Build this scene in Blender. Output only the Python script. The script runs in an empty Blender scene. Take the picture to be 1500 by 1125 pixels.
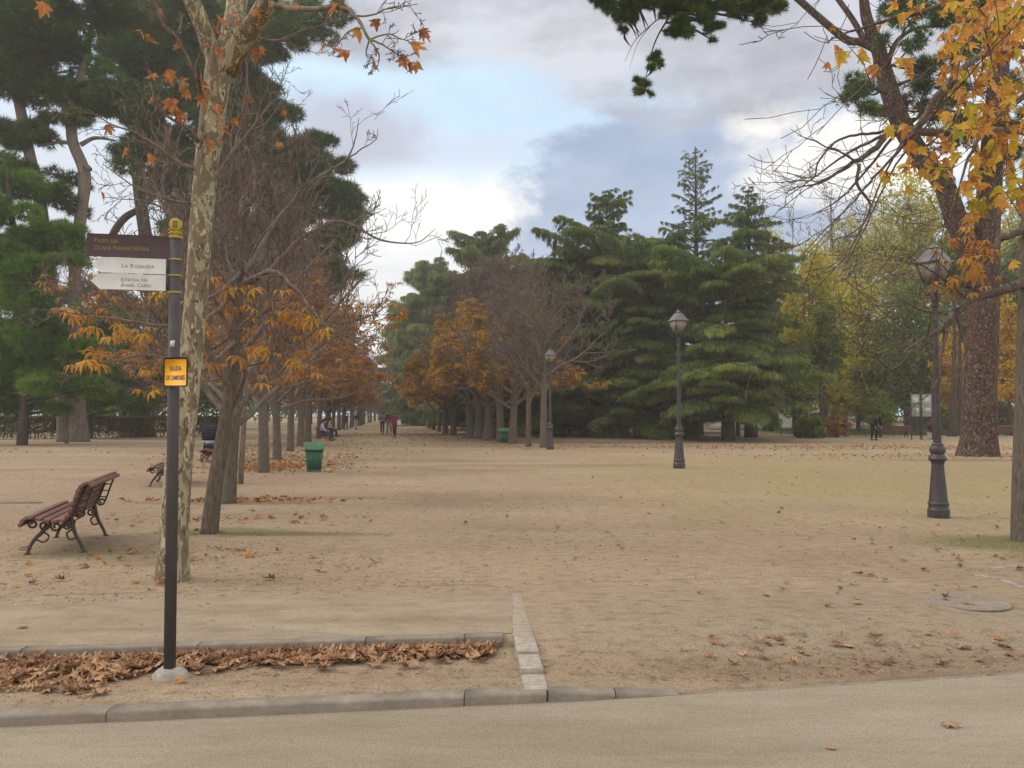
import bpy, bmesh, math, random
import numpy as np
from mathutils import Vector, Matrix
R = math.radians
rng = np.random.default_rng(7)
random.seed(7)
S = bpy.context.scene
C = S.collection

# ------------------------------------------------------------------ camera geometry
F = 1250.0; EYE = 1.55; TILT = math.atan(44.5 / F)
def ray(px, py):
    x = (px - 750) / F; z = (562.5 - py) / F
    c, s = math.cos(TILT), math.sin(TILT)
    return Vector((x, c - s * z, s + c * z))
def gp(px, py, z=0.0):
    r = ray(px, py); t = (z - EYE) / r.z
    return Vector((r.x * t, r.y * t, z))
def at(px, py, Y):
    r = ray(px, py); t = Y / r.y
    return Vector((r.x * t, Y, EYE + r.z * t))

# ------------------------------------------------------------------ mesh builder
class MB:
    def __init__(s): s.v = []; s.f = {}; s.n = 0
    def add(s, V, Fc, rnd=None):
        V = np.asarray(V, dtype=np.float64).reshape(-1, 3); Fc = np.asarray(Fc, dtype=np.int64)
        if len(V) == 0: return
        if rnd is None: rnd = np.zeros(len(Fc))
        s.v.append(V); s.f.setdefault(Fc.shape[1], []).append((Fc + s.n, rnd)); s.n += len(V)
    def box(s, c, size, rz=0, rx=0, ry=0):
        x, y, z = [q / 2 for q in size]
        V = np.array([(a * x, b * y, d * z) for d in (-1, 1) for b in (-1, 1) for a in (-1, 1)])
        M = np.array(Matrix.Rotation(rz, 3, 'Z') @ Matrix.Rotation(ry, 3, 'Y') @ Matrix.Rotation(rx, 3, 'X'))
        V = V @ M.T + np.array(c)
        s.add(V, [(0, 2, 3, 1), (4, 5, 7, 6), (0, 1, 5, 4), (2, 6, 7, 3), (0, 4, 6, 2), (1, 3, 7, 5)])
    def tube(s, pts, rad, sides=8, cap=True):
        P = np.array([tuple(p) for p in pts], dtype=float)[None]
        if np.isscalar(rad): rad = [rad] * len(pts)
        s.tubes(P, np.array(rad, dtype=float)[None], sides)
        if cap:
            n = len(pts)
            b = s.n - n * sides
            s.f.setdefault(sides, []).append((np.array([[b + k for k in range(sides)][::-1], [b + (n - 1) * sides + k for k in range(sides)]]), np.zeros(2)))
    def tubes(s, P, Rd, sides):
        T, n, _ = P.shape
        tg = np.empty_like(P); tg[:, 1:-1] = P[:, 2:] - P[:, :-2]; tg[:, 0] = P[:, 1] - P[:, 0]; tg[:, -1] = P[:, -1] - P[:, -2]
        tg /= np.linalg.norm(tg, axis=2, keepdims=True) + 1e-9
        m = P[:, -1] - P[:, 0]; m = m / (np.linalg.norm(m, axis=1, keepdims=True) + 1e-9)
        ref = np.where(np.abs(m[:, 2:3]) > .8, np.array([[1., 0, 0]]), np.array([[0, 0, 1.]]))[:, None, :]
        u = np.cross(tg, np.broadcast_to(ref, tg.shape)); u /= np.linalg.norm(u, axis=2, keepdims=True) + 1e-9
        w = np.cross(tg, u)
        a = np.arange(sides) * 2 * math.pi / sides
        V = P[:, :, None] + Rd[:, :, None, None] * (np.cos(a)[None, None, :, None] * u[:, :, None] + np.sin(a)[None, None, :, None] * w[:, :, None])
        i = np.arange(n - 1)[:, None]; k = np.arange(sides)[None]
        q = np.stack([i * sides + k, i * sides + (k + 1) % sides, (i + 1) * sides + (k + 1) % sides, (i + 1) * sides + k], -1).reshape(-1, 4)
        Q = (q[None] + (np.arange(T) * n * sides)[:, None, None]).reshape(-1, 4)
        s.add(V.reshape(-1, 3), Q)
    def lathe(s, prof, sides=20, c=(0, 0, 0), rot=0.0):
        V = []
        for r, z in prof:
            for k in range(sides):
                a = rot + 2 * math.pi * k / sides
                V.append((c[0] + r * math.cos(a), c[1] + r * math.sin(a), c[2] + z))
        Q = [(i * sides + k, i * sides + (k + 1) % sides, (i + 1) * sides + (k + 1) % sides, (i + 1) * sides + k) for i in range(len(prof) - 1) for k in range(sides)]
        b = s.n
        s.add(V, Q)
        n = len(prof)
        s.f.setdefault(sides, []).append((np.array([[b + k for k in range(sides)][::-1], [b + (n - 1) * sides + k for k in range(sides)]]), np.zeros(2)))
    def ball(s, c, r, n=10, sc=(1, 1, 1)):
        prof = [(math.sin(math.pi * i / n) * r, -math.cos(math.pi * i / n) * r) for i in range(n + 1)]
        V = []; sd = n * 2
        for rr, z in prof:
            for k in range(sd):
                a = 2 * math.pi * k / sd
                V.append((c[0] + rr * math.cos(a) * sc[0], c[1] + rr * math.sin(a) * sc[1], c[2] + z * sc[2]))
        s.add(V, [(i * sd + k, i * sd + (k + 1) % sd, (i + 1) * sd + (k + 1) % sd, (i + 1) * sd + k) for i in range(n) for k in range(sd)])
    def prism(s, poly, y0, y1):
        n = len(poly); V = [(x, y0, z) for x, z in poly] + [(x, y1, z) for x, z in poly]
        b = s.n
        s.add(V, [(k, (k + 1) % n, n + (k + 1) % n, n + k) for k in range(n)])
        s.f.setdefault(n, []).append((np.array([[b + k for k in range(n)], [b + n + k for k in range(n)][::-1]]), np.zeros(2)))
    def build(s, name, mat, parent=None, smooth=False, bevel=0, loc=None):
        V = np.concatenate(s.v) if s.v else np.zeros((0, 3))
        loops = []; starts = []; rnd = []; pos = 0
        for k, lst in s.f.items():
            for Fc, r in lst:
                loops.append(Fc.reshape(-1)); starts.append(pos + np.arange(len(Fc)) * k); pos += Fc.size; rnd.append(r)
        me = bpy.data.meshes.new(name)
        me.vertices.add(len(V)); me.vertices.foreach_set('co', V.astype(np.float32).reshape(-1))
        L = np.concatenate(loops).astype(np.int32); st = np.concatenate(starts).astype(np.int32)
        me.loops.add(len(L)); me.loops.foreach_set('vertex_index', L)
        me.polygons.add(len(st)); me.polygons.foreach_set('loop_start', st)
        me.update(calc_edges=True)
        at_ = me.attributes.new('rnd', 'FLOAT', 'FACE'); at_.data.foreach_set('value', np.concatenate(rnd).astype(np.float32))
        if smooth: me.polygons.foreach_set('use_smooth', np.ones(len(st), dtype=bool))
        if mat: me.materials.append(mat)
        o = bpy.data.objects.new(name, me); C.objects.link(o)
        if parent: o.parent = parent
        if loc is not None: o.location = loc
        if bevel:
            b = o.modifiers.new('bev', 'BEVEL'); b.width = bevel; b.segments = 2; b.limit_method = 'ANGLE'
        return o

def tag(o, label=None, cat=None, group=None, kind=None):
    if label: o['label'] = label
    if cat: o['category'] = cat
    if group: o['group'] = group
    if kind: o['kind'] = kind
    return o
def empty(name, loc, rz=0, label=None, cat=None, group=None, scale=1.0):
    o = bpy.data.objects.new(name, None); C.objects.link(o); o.location = loc; o.rotation_euler = (0, 0, rz); o.scale = (scale,) * 3
    o.empty_display_size = .2
    return tag(o, label, cat, group)
def kids(o): return [c for c in bpy.data.objects if c.parent == o]
def copy_tree(o, kidmap=None):
    c = o.copy(); C.objects.link(c)
    for ch in kids(o):
        d = ch.copy(); C.objects.link(d); d.parent = c
        for g in kids(ch):
            e = g.copy(); C.objects.link(e); e.parent = d
    return c

# ------------------------------------------------------------------ materials
def nodes_of(name):
    m = bpy.data.materials.new(name); m.use_nodes = True
    nt = m.node_tree; return m, nt, nt.nodes['Principled BSDF']
def N(nt, t, **kw):
    n = nt.nodes.new(t)
    for k, v in kw.items():
        if k in n.inputs.keys() if hasattr(n.inputs, 'keys') else False: n.inputs[k].default_value = v
        else: setattr(n, k, v)
    return n
def ramp(nt, fac, stops, interp='LINEAR'):
    r = nt.nodes.new('ShaderNodeValToRGB'); r.color_ramp.interpolation = interp
    e = r.color_ramp.elements
    while len(e) < len(stops): e.new(.5)
    for i, (p, c) in enumerate(stops): e[i].position = p; e[i].color = (*c, 1)
    nt.links.new(fac, r.inputs['Fac']); return r.outputs['Color']
def mixc(nt, fac, a, b, mode='MIX'):
    m = nt.nodes.new('ShaderNodeMix'); m.data_type = 'RGBA'; m.blend_type = mode
    for sock, v in ((m.inputs[0], fac), (m.inputs[6], a), (m.inputs[7], b)):
        if isinstance(v, (int, float)): sock.default_value = v
        elif isinstance(v, tuple): sock.default_value = (*v, 1) if len(v) == 3 else v
        else: nt.links.new(v, sock)
    return m.outputs[2]
def math_(nt, op, a, b=None, c=None, clamp=False):
    m = nt.nodes.new('ShaderNodeMath'); m.operation = op; m.use_clamp = clamp
    for i, v in enumerate((a, b, c)):
        if v is None: continue
        if isinstance(v, (int, float)): m.inputs[i].default_value = v
        else: nt.links.new(v, m.inputs[i])
    return m.outputs[0]
def noise(nt, vec, scale, detail=4, rough=.55, dist=0):
    n = nt.nodes.new('ShaderNodeTexNoise'); n.inputs['Scale'].default_value = scale; n.inputs['Detail'].default_value = detail
    n.inputs['Roughness'].default_value = rough; n.inputs['Distortion'].default_value = dist
    if vec is not None: nt.links.new(vec, n.inputs['Vector'])
    return n.outputs['Fac']
def mapping(nt, vec, scale=(1, 1, 1)):
    m = nt.nodes.new('ShaderNodeMapping'); m.inputs['Scale'].default_value = scale; nt.links.new(vec, m.inputs['Vector']); return m.outputs[0]
def coords(nt, kind='Object'):
    return nt.nodes.new('ShaderNodeTexCoord').outputs[kind]
def bump(nt, b, h, strength, dist=.02):
    n = nt.nodes.new('ShaderNodeBump'); n.inputs['Strength'].default_value = strength; n.inputs['Distance'].default_value = dist
    nt.links.new(h, n.inputs['Height']); nt.links.new(n.outputs[0], b.inputs['Normal'])
def mat_plain(name, col, rough=.6, var=.25, scale=12, metal=0, bmp=.15, spec=.3, dirt=None):
    m, nt, b = nodes_of(name); co = coords(nt)
    f = noise(nt, co, scale, 6)
    d = tuple(c * (1 - var) for c in col); l = tuple(min(1, c * (1 + var)) for c in col)
    c = ramp(nt, f, [(.3, d), (.7, l)])
    if dirt:
        g = noise(nt, co, scale * .35, 5, .7); c = mixc(nt, ramp(nt, g, [(.52, (0, 0, 0)), (.68, (1, 1, 1))]), c, dirt)
    nt.links.new(c, b.inputs['Base Color']); b.inputs['Roughness'].default_value = rough; b.inputs['Metallic'].default_value = metal
    b.inputs['Specular IOR Level'].default_value = spec
    if bmp: bump(nt, b, noise(nt, co, scale * 4, 4), bmp, .004)
    return m
def mat_leaf(name, stops, transl=.35, rough=.6, objvar=.12, spec=.25):
    m, nt, b = nodes_of(name)
    a = nt.nodes.new('ShaderNodeAttribute'); a.attribute_name = 'rnd'
    oi = nt.nodes.new('ShaderNodeObjectInfo')
    f = math_(nt, 'ADD', a.outputs['Fac'], math_(nt, 'MULTIPLY', math_(nt, 'SUBTRACT', oi.outputs['Random'], .5), objvar), clamp=True)
    c = ramp(nt, f, stops)
    geo = nt.nodes.new('ShaderNodeNewGeometry')
    c = mixc(nt, math_(nt, 'MULTIPLY', noise(nt, geo.outputs['Position'], 9, 3), .5), c, tuple(x * .55 for x in stops[len(stops) // 2][1]))
    if name.startswith(('plane', 'leaf_litter')):
        c = mixc(nt, ramp(nt, noise(nt, geo.outputs['Position'], 45, 5, .7), [(.54, (0, 0, 0)), (.70, (.6, .6, .6))]), c, tuple(x * .4 for x in stops[1][1]))
        c = mixc(nt, ramp(nt, noise(nt, geo.outputs['Position'], 21, 3), [(.5, (0, 0, 0)), (.7, (.55, .55, .55))]), c, tuple(min(1, x * 1.5) for x in stops[2][1]))
    nt.links.new(c, b.inputs['Base Color']); b.inputs['Roughness'].default_value = rough; b.inputs['Specular IOR Level'].default_value = spec
    t = nt.nodes.new('ShaderNodeBsdfTranslucent'); nt.links.new(c, t.inputs['Color'])
    mx = nt.nodes.new('ShaderNodeMixShader'); mx.inputs[0].default_value = transl
    nt.links.new(b.outputs[0], mx.inputs[1]); nt.links.new(t.outputs[0], mx.inputs[2])
    nt.links.new(mx.outputs[0], nt.nodes['Material Output'].inputs['Surface']); return m
def mat_bark(name, c1, c2, c3=None, scale=(9, 9, 2.2), bmp=.8, green=0.0, world=True):
    m, nt, b = nodes_of(name)
    co = nt.nodes.new('ShaderNodeNewGeometry').outputs['Position']
    mp = mapping(nt, co, scale)
    f = noise(nt, mp, 1.6, 8, .68, .6)
    c = ramp(nt, f, [(.32, c1), (.62, c2)])
    if c3: c = mixc(nt, ramp(nt, noise(nt, mapping(nt, co, tuple(q * .3 for q in scale)), 1.3, 4, .6), [(.48, (0, 0, 0)), (.6, (1, 1, 1))]), c, c3)
    if green: c = mixc(nt, math_(nt, 'MULTIPLY', ramp(nt, noise(nt, co, 1.1, 4), [(.45, (0, 0, 0)), (.65, (1, 1, 1))]), green), c, (.07, .08, .03))
    nt.links.new(c, b.inputs['Base Color']); b.inputs['Roughness'].default_value = .9; b.inputs['Specular IOR Level'].default_value = .15
    bump(nt, b, f, bmp, .03); return m
def mat_planebark(name):
    m, nt, b = nodes_of(name)
    co = nt.nodes.new('ShaderNodeNewGeometry').outputs['Position']
    mp = mapping(nt, co, (1, 1, .42))
    f1 = noise(nt, mp, 11, 5, .6, .8); f2 = noise(nt, mp, 17, 5, .62, 1.2); f3 = noise(nt, mapping(nt, co, (1, 1, .5)), 24, 5, .6, .5)
    c = mixc(nt, noise(nt, co, 5, 5), (.34, .30, .19), (.26, .22, .135))
    c = mixc(nt, ramp(nt, f1, [(.47, (0, 0, 0)), (.485, (1, 1, 1))]), c, (.165, .125, .082))
    c = mixc(nt, ramp(nt, f2, [(.58, (0, 0, 0)), (.59, (1, 1, 1))]), c, (.42, .375, .24))
    c = mixc(nt, ramp(nt, f3, [(.60, (0, 0, 0)), (.615, (1, 1, 1))]), c, (.09, .068, .045))
    nt.links.new(c, b.inputs['Base Color']); b.inputs['Roughness'].default_value = .8; b.inputs['Specular IOR Level'].default_value = .2
    bump(nt, b, math_(nt, 'ADD', f1, f2), .55, .012); return m

M = {}
M['plane_bark'] = mat_planebark('plane_bark')
M['plane_twig'] = mat_bark('plane_twig', (.10, .075, .055), (.24, .19, .145), bmp=.3)
M['chest_bark'] = mat_bark('chestnut_bark', (.062, .048, .038), (.185, .148, .122), (.125, .105, .082), scale=(22, 22, 4.5), bmp=.9, green=.12)
M['chest_twig'] = mat_bark('chestnut_twig', (.088, .067, .055), (.215, .172, .145), bmp=.2)
M['pine_bark'] = mat_bark('pine_bark', (.075, .055, .045), (.24, .195, .165), (.17, .125, .10), scale=(8, 8, 1.8), bmp=1.0)
def mat_plates(name, cols, sc):
    m, nt, b = nodes_of(name); co = nt.nodes.new('ShaderNodeNewGeometry').outputs['Position']
    nz = nt.nodes.new('ShaderNodeTexNoise'); nz.inputs['Scale'].default_value = 3.0; nz.inputs['Detail'].default_value = 4; nt.links.new(co, nz.inputs['Vector'])
    ad = nt.nodes.new('ShaderNodeVectorMath'); ad.operation = 'MULTIPLY_ADD'; nt.links.new(nz.outputs['Color'], ad.inputs[0]); ad.inputs[1].default_value = (.22, .22, .22); nt.links.new(co, ad.inputs[2])
    mp = mapping(nt, ad.outputs[0], (1, 1, .45)); vo = nt.nodes.new('ShaderNodeTexVoronoi'); vo.feature = 'DISTANCE_TO_EDGE'; vo.inputs['Scale'].default_value = sc; nt.links.new(mp, vo.inputs['Vector'])
    vc = nt.nodes.new('ShaderNodeTexVoronoi'); vc.inputs['Scale'].default_value = sc; nt.links.new(mp, vc.inputs['Vector'])
    sp_ = nt.nodes.new('ShaderNodeSeparateColor'); nt.links.new(vc.outputs['Color'], sp_.inputs[0])
    c = ramp(nt, sp_.outputs[0], [(.1, cols[1]), (.5, cols[2]), (.9, cols[3])])
    c = mixc(nt, ramp(nt, noise(nt, mp, sc * 3, 5, .7), [(.35, (1, 1, 1)), (.6, (0, 0, 0))]), c, cols[0])
    c = mixc(nt, ramp(nt, vo.outputs['Distance'], [(.02, (1, 1, 1)), (.12, (0, 0, 0))]), c, cols[0])
    nt.links.new(c, b.inputs['Base Color']); b.inputs['Roughness'].default_value = .92; b.inputs['Specular IOR Level'].default_value = .12
    bump(nt, b, math_(nt, 'MINIMUM', vo.outputs['Distance'], .25), 1.0, .04); return m
_unused = mat_bark('red_pine_bark', (.022, .015, .012), (.16, .095, .07), (.10, .08, .07), scale=(17, 17, 8), bmp=1.0)
M['red_pine_bark'] = mat_plates('red_pine_plates', [(.026, .016, .012), (.13, .068, .046), (.18, .115, .088), (.21, .16, .135)], 12)
M['dark_bark'] = mat_bark('dark_bark', (.03, .022, .018), (.09, .07, .055), bmp=.6)
M['grey_twig'] = mat_bark('grey_twig', (.09, .072, .062), (.20, .165, .14), bmp=.2)
M['bough_twig'] = mat_bark('bough_twig', (.045, .034, .03), (.14, .105, .088), bmp=.3)
M['plane_leaf'] = mat_leaf('plane_leaf', [(0, (.30, .12, .045)), (.25, (.56, .22, .06)), (.5, (.68, .33, .085)), (.72, (.72, .43, .06)), (.88, (.70, .52, .04)), (1, (.32, .36, .04))], .5)
M['chest_leaf_gold'] = mat_leaf('chestnut_leaf_gold', [(0, (.26, .11, .035)), (.3, (.46, .21, .04)), (.6, (.60, .34, .045)), (.85, (.64, .44, .05)), (1, (.40, .36, .05))], .45)
M['plane_leaf_brown'] = mat_leaf('plane_leaf_brown', [(0, (.24, .085, .04)), (.5, (.46, .17, .07)), (.8, (.60, .28, .07)), (1, (.75, .50, .05))], .4)
M['chest_leaf'] = mat_leaf('chestnut_leaf', [(0, (.20, .08, .03)), (.3, (.38, .155, .04)), (.6, (.56, .28, .045)), (.85, (.62, .40, .045)), (1, (.36, .34, .05))], .4)
M['chest_leaf_brown'] = mat_leaf('chestnut_leaf_brown', [(0, (.17, .075, .04)), (.4, (.32, .14, .055)), (.75, (.50, .24, .055)), (1, (.62, .38, .05))], .4)
M['pine_leaf'] = mat_leaf('pine_needles', [(0, (.026, .056, .008)), (.5, (.068, .128, .014)), (1, (.155, .235, .024))], .2)
M['pine_leaf_light'] = mat_leaf('pine_needles_light', [(0, (.045, .10, .010)), (.5, (.115, .225, .018)), (1, (.22, .35, .03))], .28)
M['cedar_leaf'] = mat_leaf('cedar_needles', [(0, (.035, .066, .016)), (.4, (.105, .165, .034)), (.75, (.20, .27, .055)), (1, (.36, .42, .09))], .25)
M['yellow_leaf'] = mat_leaf('yellow_leaf', [(0, (.20, .23, .025)), (.4, (.45, .43, .035)), (.8, (.70, .56, .04)), (1, (.74, .44, .04))], .58)
M['green_leaf'] = mat_leaf('green_leaf', [(0, (.065, .11, .02)), (.5, (.16, .22, .03)), (1, (.36, .35, .04))], .45)
M['gold_leaf'] = mat_leaf('gold_leaf', [(0, (.50, .29, .03)), (.5, (.75, .48, .035)), (1, (.80, .60, .05))], .55)
M['hedge_leaf'] = mat_leaf('hedge_leaf', [(0, (.055, .065, .025)), (.35, (.13, .105, .045)), (.7, (.20, .12, .055)), (1, (.12, .16, .04))], .25)
M['grass'] = mat_leaf('grass', [(0, (.045, .075, .018)), (.6, (.10, .14, .03)), (1, (.20, .20, .05))], .3)
M['litter'] = mat_leaf('leaf_litter', [(0, (.085, .045, .028)), (.3, (.22, .115, .062)), (.6, (.38, .215, .115)), (.85, (.50, .33, .19)), (1, (.34, .15, .07))], .12, .8)
M['litter_orange'] = mat_leaf('leaf_litter_orange', [(0, (.17, .075, .035)), (.5, (.36, .155, .05)), (1, (.50, .25, .07))], .15, .8)
M['debris'] = mat_leaf('leaf_debris', [(0, (.10, .07, .045)), (.5, (.20, .13, .08)), (.9, (.36, .22, .13)), (1, (.42, .22, .10))], .05, .85)
M['pebble'] = mat_leaf('pebble', [(0, (.12, .09, .07)), (.4, (.25, .19, .135)), (.8, (.36, .29, .21)), (1, (.44, .37, .29))], 0, .9)
M['lamp_iron'] = mat_plain('lamp_iron', (.052, .043, .045), .5, .25, 9, .2, .25, .4, dirt=(.085, .07, .06))
M['post_paint'] = mat_plain('post_paint', (.060, .052, .052), .75, .15, 14, 0, .1, .35, dirt=(.07, .06, .058))
M['board_brown'] = mat_plain('board_brown', (.060, .038, .042), .45, .12, 10, 0, .05)
M['board_white'] = mat_plain('board_white', (.60, .60, .58), .45, .05, 7, 0, .03, .3, dirt=(.50, .49, .46))
M['gold'] = mat_plain('gold_paint', (.36, .26, .04), .45, .2, 30, .1, .1)
M['ink'] = mat_plain('ink', (.10, .10, .10), .6, .05, 10, 0, 0)
M['amber'] = mat_plain('amber_plate', (.72, .33, .008), .5, .1, 9, 0, .05, .3, dirt=(.55, .24, .01))
M['black'] = mat_plain('black_paint', (.02, .018, .018), .5, .2, 10, 0, .05)
M['sticker'] = mat_plain('sticker', (.55, .53, .52), .5, .25, 90, 0, 0)
M['concrete'] = mat_plain('concrete', (.34, .315, .28), .9, .25, 26, 0, .8, .2, dirt=(.25, .21, .165))
M['bench_wood'] = mat_plain('bench_wood', (.145, .062, .048), .45, .35, 14, 0, .25, .45, dirt=(.20, .105, .08))
M['bench_iron'] = mat_plain('bench_iron', (.075, .052, .045), .55, .25, 20, .2, .2)
M['bin_green'] = mat_plain('bin_green', (.038, .135, .08), .5, .18, 10, 0, .1, .35, dirt=(.05, .11, .07))
M['bin_rim'] = mat_plain('bin_rim', (.10, .27, .165), .5, .15, 10, 0, .1)
M['skin'] = mat_plain('skin', (.52, .32, .23), .6, .08, 9, 0, 0)
M['wall_white'] = mat_plain('wall_white', (.72, .70, .66), .8, .08, 1.2, 0, .1, .2, dirt=(.62, .59, .53))
M['win_glass'] = mat_plain('window_glass', (.055, .04, .035), .12, .3, 1, 0, 0, .5)
M['stone_trim'] = mat_plain('stone_trim', (.40, .39, .36), .8, .12, 5, 0, .1)
M['metal_grey'] = mat_plain('metal_grey', (.35, .36, .36), .5, .15, 8, .3, .05)
M['panel_pale'] = mat_plain('panel_pale', (.22, .26, .24), .4, .25, 6, 0, 0, .4)
def cloth(name, col): return mat_plain(name, col, .85, .2, 25, 0, .25, .15)
_cl = {}
def cl(col):
    k = tuple(round(c, 3) for c in col)
    if k not in _cl: _cl[k] = cloth('cloth', col)
    return _cl[k]

# kerb stone
m, nt, b = nodes_of('kerb_stone'); co = nt.nodes.new('ShaderNodeNewGeometry').outputs['Position']
c = ramp(nt, noise(nt, co, 5, 8, .7), [(.3, (.15, .128, .102)), (.7, (.29, .252, .205))])
c = mixc(nt, ramp(nt, noise(nt, co, 2.2, 5, .7), [(.5, (0, 0, 0)), (.66, (1, 1, 1))]), c, (.21, .165, .125))
c = mixc(nt, ramp(nt, noise(nt, co, 120, 2), [(.55, (0, 0, 0)), (.75, (.6, .6, .6))]), c, (.12, .11, .10))
nt.links.new(c, b.inputs['Base Color']); b.inputs['Roughness'].default_value = .9; b.inputs['Specular IOR Level'].default_value = .2
bump(nt, b, math_(nt, 'ADD', noise(nt, co, 35, 6, .7), math_(nt, 'MULTIPLY', noise(nt, co, 7, 3), 2.0)), .6, .008); M['kerb'] = m
# smoother, cleaner kerb of the cross line
M['kerb_pale'] = mat_plain('kerb_pale', (.32, .285, .24), .9, .22, 22, 0, .7, .2, dirt=(.27, .215, .16))

def soft_zone(nt, sep, x0, y0, rx, ry, wob, inner=.6):
    dx = math_(nt, 'DIVIDE', math_(nt, 'SUBTRACT', sep.outputs['X'], x0), rx)
    dy = math_(nt, 'DIVIDE', math_(nt, 'SUBTRACT', sep.outputs['Y'], y0), ry)
    d = math_(nt, 'SQRT', math_(nt, 'ADD', math_(nt, 'MULTIPLY', dx, dx), math_(nt, 'MULTIPLY', dy, dy)))
    d = math_(nt, 'ADD', d, wob)
    mr = nt.nodes.new('ShaderNodeMapRange'); mr.interpolation_type = 'SMOOTHSTEP'
    nt.links.new(d, mr.inputs[0]); mr.inputs[1].default_value = inner; mr.inputs[2].default_value = 1.25; mr.inputs[3].default_value = 1; mr.inputs[4].default_value = 0
    return mr.outputs[0]

# ground
def mat_ground():
    m, nt, b = nodes_of('sandy_ground'); co = nt.nodes.new('ShaderNodeNewGeometry').outputs['Position']
    sep = nt.nodes.new('ShaderNodeSeparateXYZ'); nt.links.new(co, sep.inputs[0])
    big = noise(nt, mapping(nt, co, (.5, 1, 1)), .35, 6, .62, .4)
    c = ramp(nt, big, [(.28, (.275, .203, .135)), (.5, (.355, .27, .18)), (.72, (.425, .332, .225))])
    wob = math_(nt, 'MULTIPLY', math_(nt, 'SUBTRACT', noise(nt, co, .5, 5, .6), .5), 1.3)
    # yellower gravel on the right-hand plaza
    c = mixc(nt, math_(nt, 'MULTIPLY', soft_zone(nt, sep, 13, 22, 12, 13, wob), .85), c, mixc(nt, noise(nt, co, .8, 4), (.295, .236, .118), (.36, .295, .155)))
    c = mixc(nt, math_(nt, 'MULTIPLY', soft_zone(nt, sep, 40, 60, 60, 34, wob), .6), c, (.39, .305, .195))
    # compacted clean band of the cross path
    wob2 = math_(nt, 'MULTIPLY', math_(nt, 'SUBTRACT', noise(nt, co, 1.1, 5, .6), .5), .8)
    c = mixc(nt, math_(nt, 'MULTIPLY', soft_zone(nt, sep, -3.2, 6.55, 4.2, .72, wob2), .75), c, (.35, .285, .203))
    c = mixc(nt, math_(nt, 'MULTIPLY', soft_zone(nt, sep, 3.4, 6.3, 3.6, 1.3, wob2), .6), c, (.32, .262, .185))
    # pinker earth along the left row, mossy patches under trees
    c = mixc(nt, math_(nt, 'MULTIPLY', soft_zone(nt, sep, -7.5, 20, 3.0, 12, wob), .55), c, (.345, .248, .172))
    for (x, y, rx, ry, k) in ((-3.7, 11.3, 1.0, .45, .7), (6.6, 10.3, 1.7, .8, .9), (6.2, 9.2, .9, .6, .6), (-4.6, 9.6, 1.0, .5, .35), (-3.4, 11.15, 1.3, .2, .6), (-12, 45, 1.6, 3, .5), (-13.5, 56, 1.6, 4, .5)):
        c = mixc(nt, math_(nt, 'MULTIPLY', soft_zone(nt, sep, x, y, rx, ry, wob2), k), c, (.16, .155, .06))
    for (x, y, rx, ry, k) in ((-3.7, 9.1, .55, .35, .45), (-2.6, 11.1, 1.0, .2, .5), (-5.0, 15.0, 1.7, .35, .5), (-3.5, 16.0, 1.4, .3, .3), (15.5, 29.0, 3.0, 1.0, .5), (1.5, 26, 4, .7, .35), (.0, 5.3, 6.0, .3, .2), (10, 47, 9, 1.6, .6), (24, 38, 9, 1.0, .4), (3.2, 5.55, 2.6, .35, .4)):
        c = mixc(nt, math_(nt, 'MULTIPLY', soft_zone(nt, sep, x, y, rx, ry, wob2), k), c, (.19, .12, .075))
    c = mixc(nt, math_(nt, 'MULTIPLY', ramp(nt, noise(nt, mapping(nt, co, (2.6, .35, 1)), 1.1, 5, .6, 1.2), [(.52, (0, 0, 0)), (.60, (1, 1, 1))]), .22), c, (.26, .19, .13))
    fine = noise(nt, co, 60, 6, .75); mid = noise(nt, mapping(nt, co, (1, 1.6, 1)), 6, 6, .7)
    c = mixc(nt, .8, c, ramp(nt, fine, [(.33, (.48, .46, .44)), (.5, (.9, .9, .9)), (.66, (1.12, 1.12, 1.12))]), 'MULTIPLY')
    c = mixc(nt, .9, c, ramp(nt, mid, [(.33, (.60, .56, .53)), (.47, (.90, .89, .88)), (.7, (1.06, 1.06, 1.06))]), 'MULTIPLY')
    vo = nt.nodes.new('ShaderNodeTexVoronoi'); vo.inputs['Scale'].default_value = 55; nt.links.new(co, vo.inputs['Vector'])
    c = mixc(nt, math_(nt, 'MULTIPLY', ramp(nt, vo.outputs['Distance'], [(.10, (1, 1, 1)), (.2, (0, 0, 0))]), math_(nt, 'MULTIPLY', mid, .8)), c, (.16, .12, .09))
    nt.links.new(c, b.inputs['Base Color']); b.inputs['Roughness'].default_value = .95; b.inputs['Specular IOR Level'].default_value = .12
    bump(nt, b, math_(nt, 'ADD', math_(nt, 'ADD', fine, math_(nt, 'MULTIPLY', mid, 1.5)), math_(nt, 'MULTIPLY', noise(nt, co, 1.4, 4), 3.0)), .5, .02)
    return m
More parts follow.
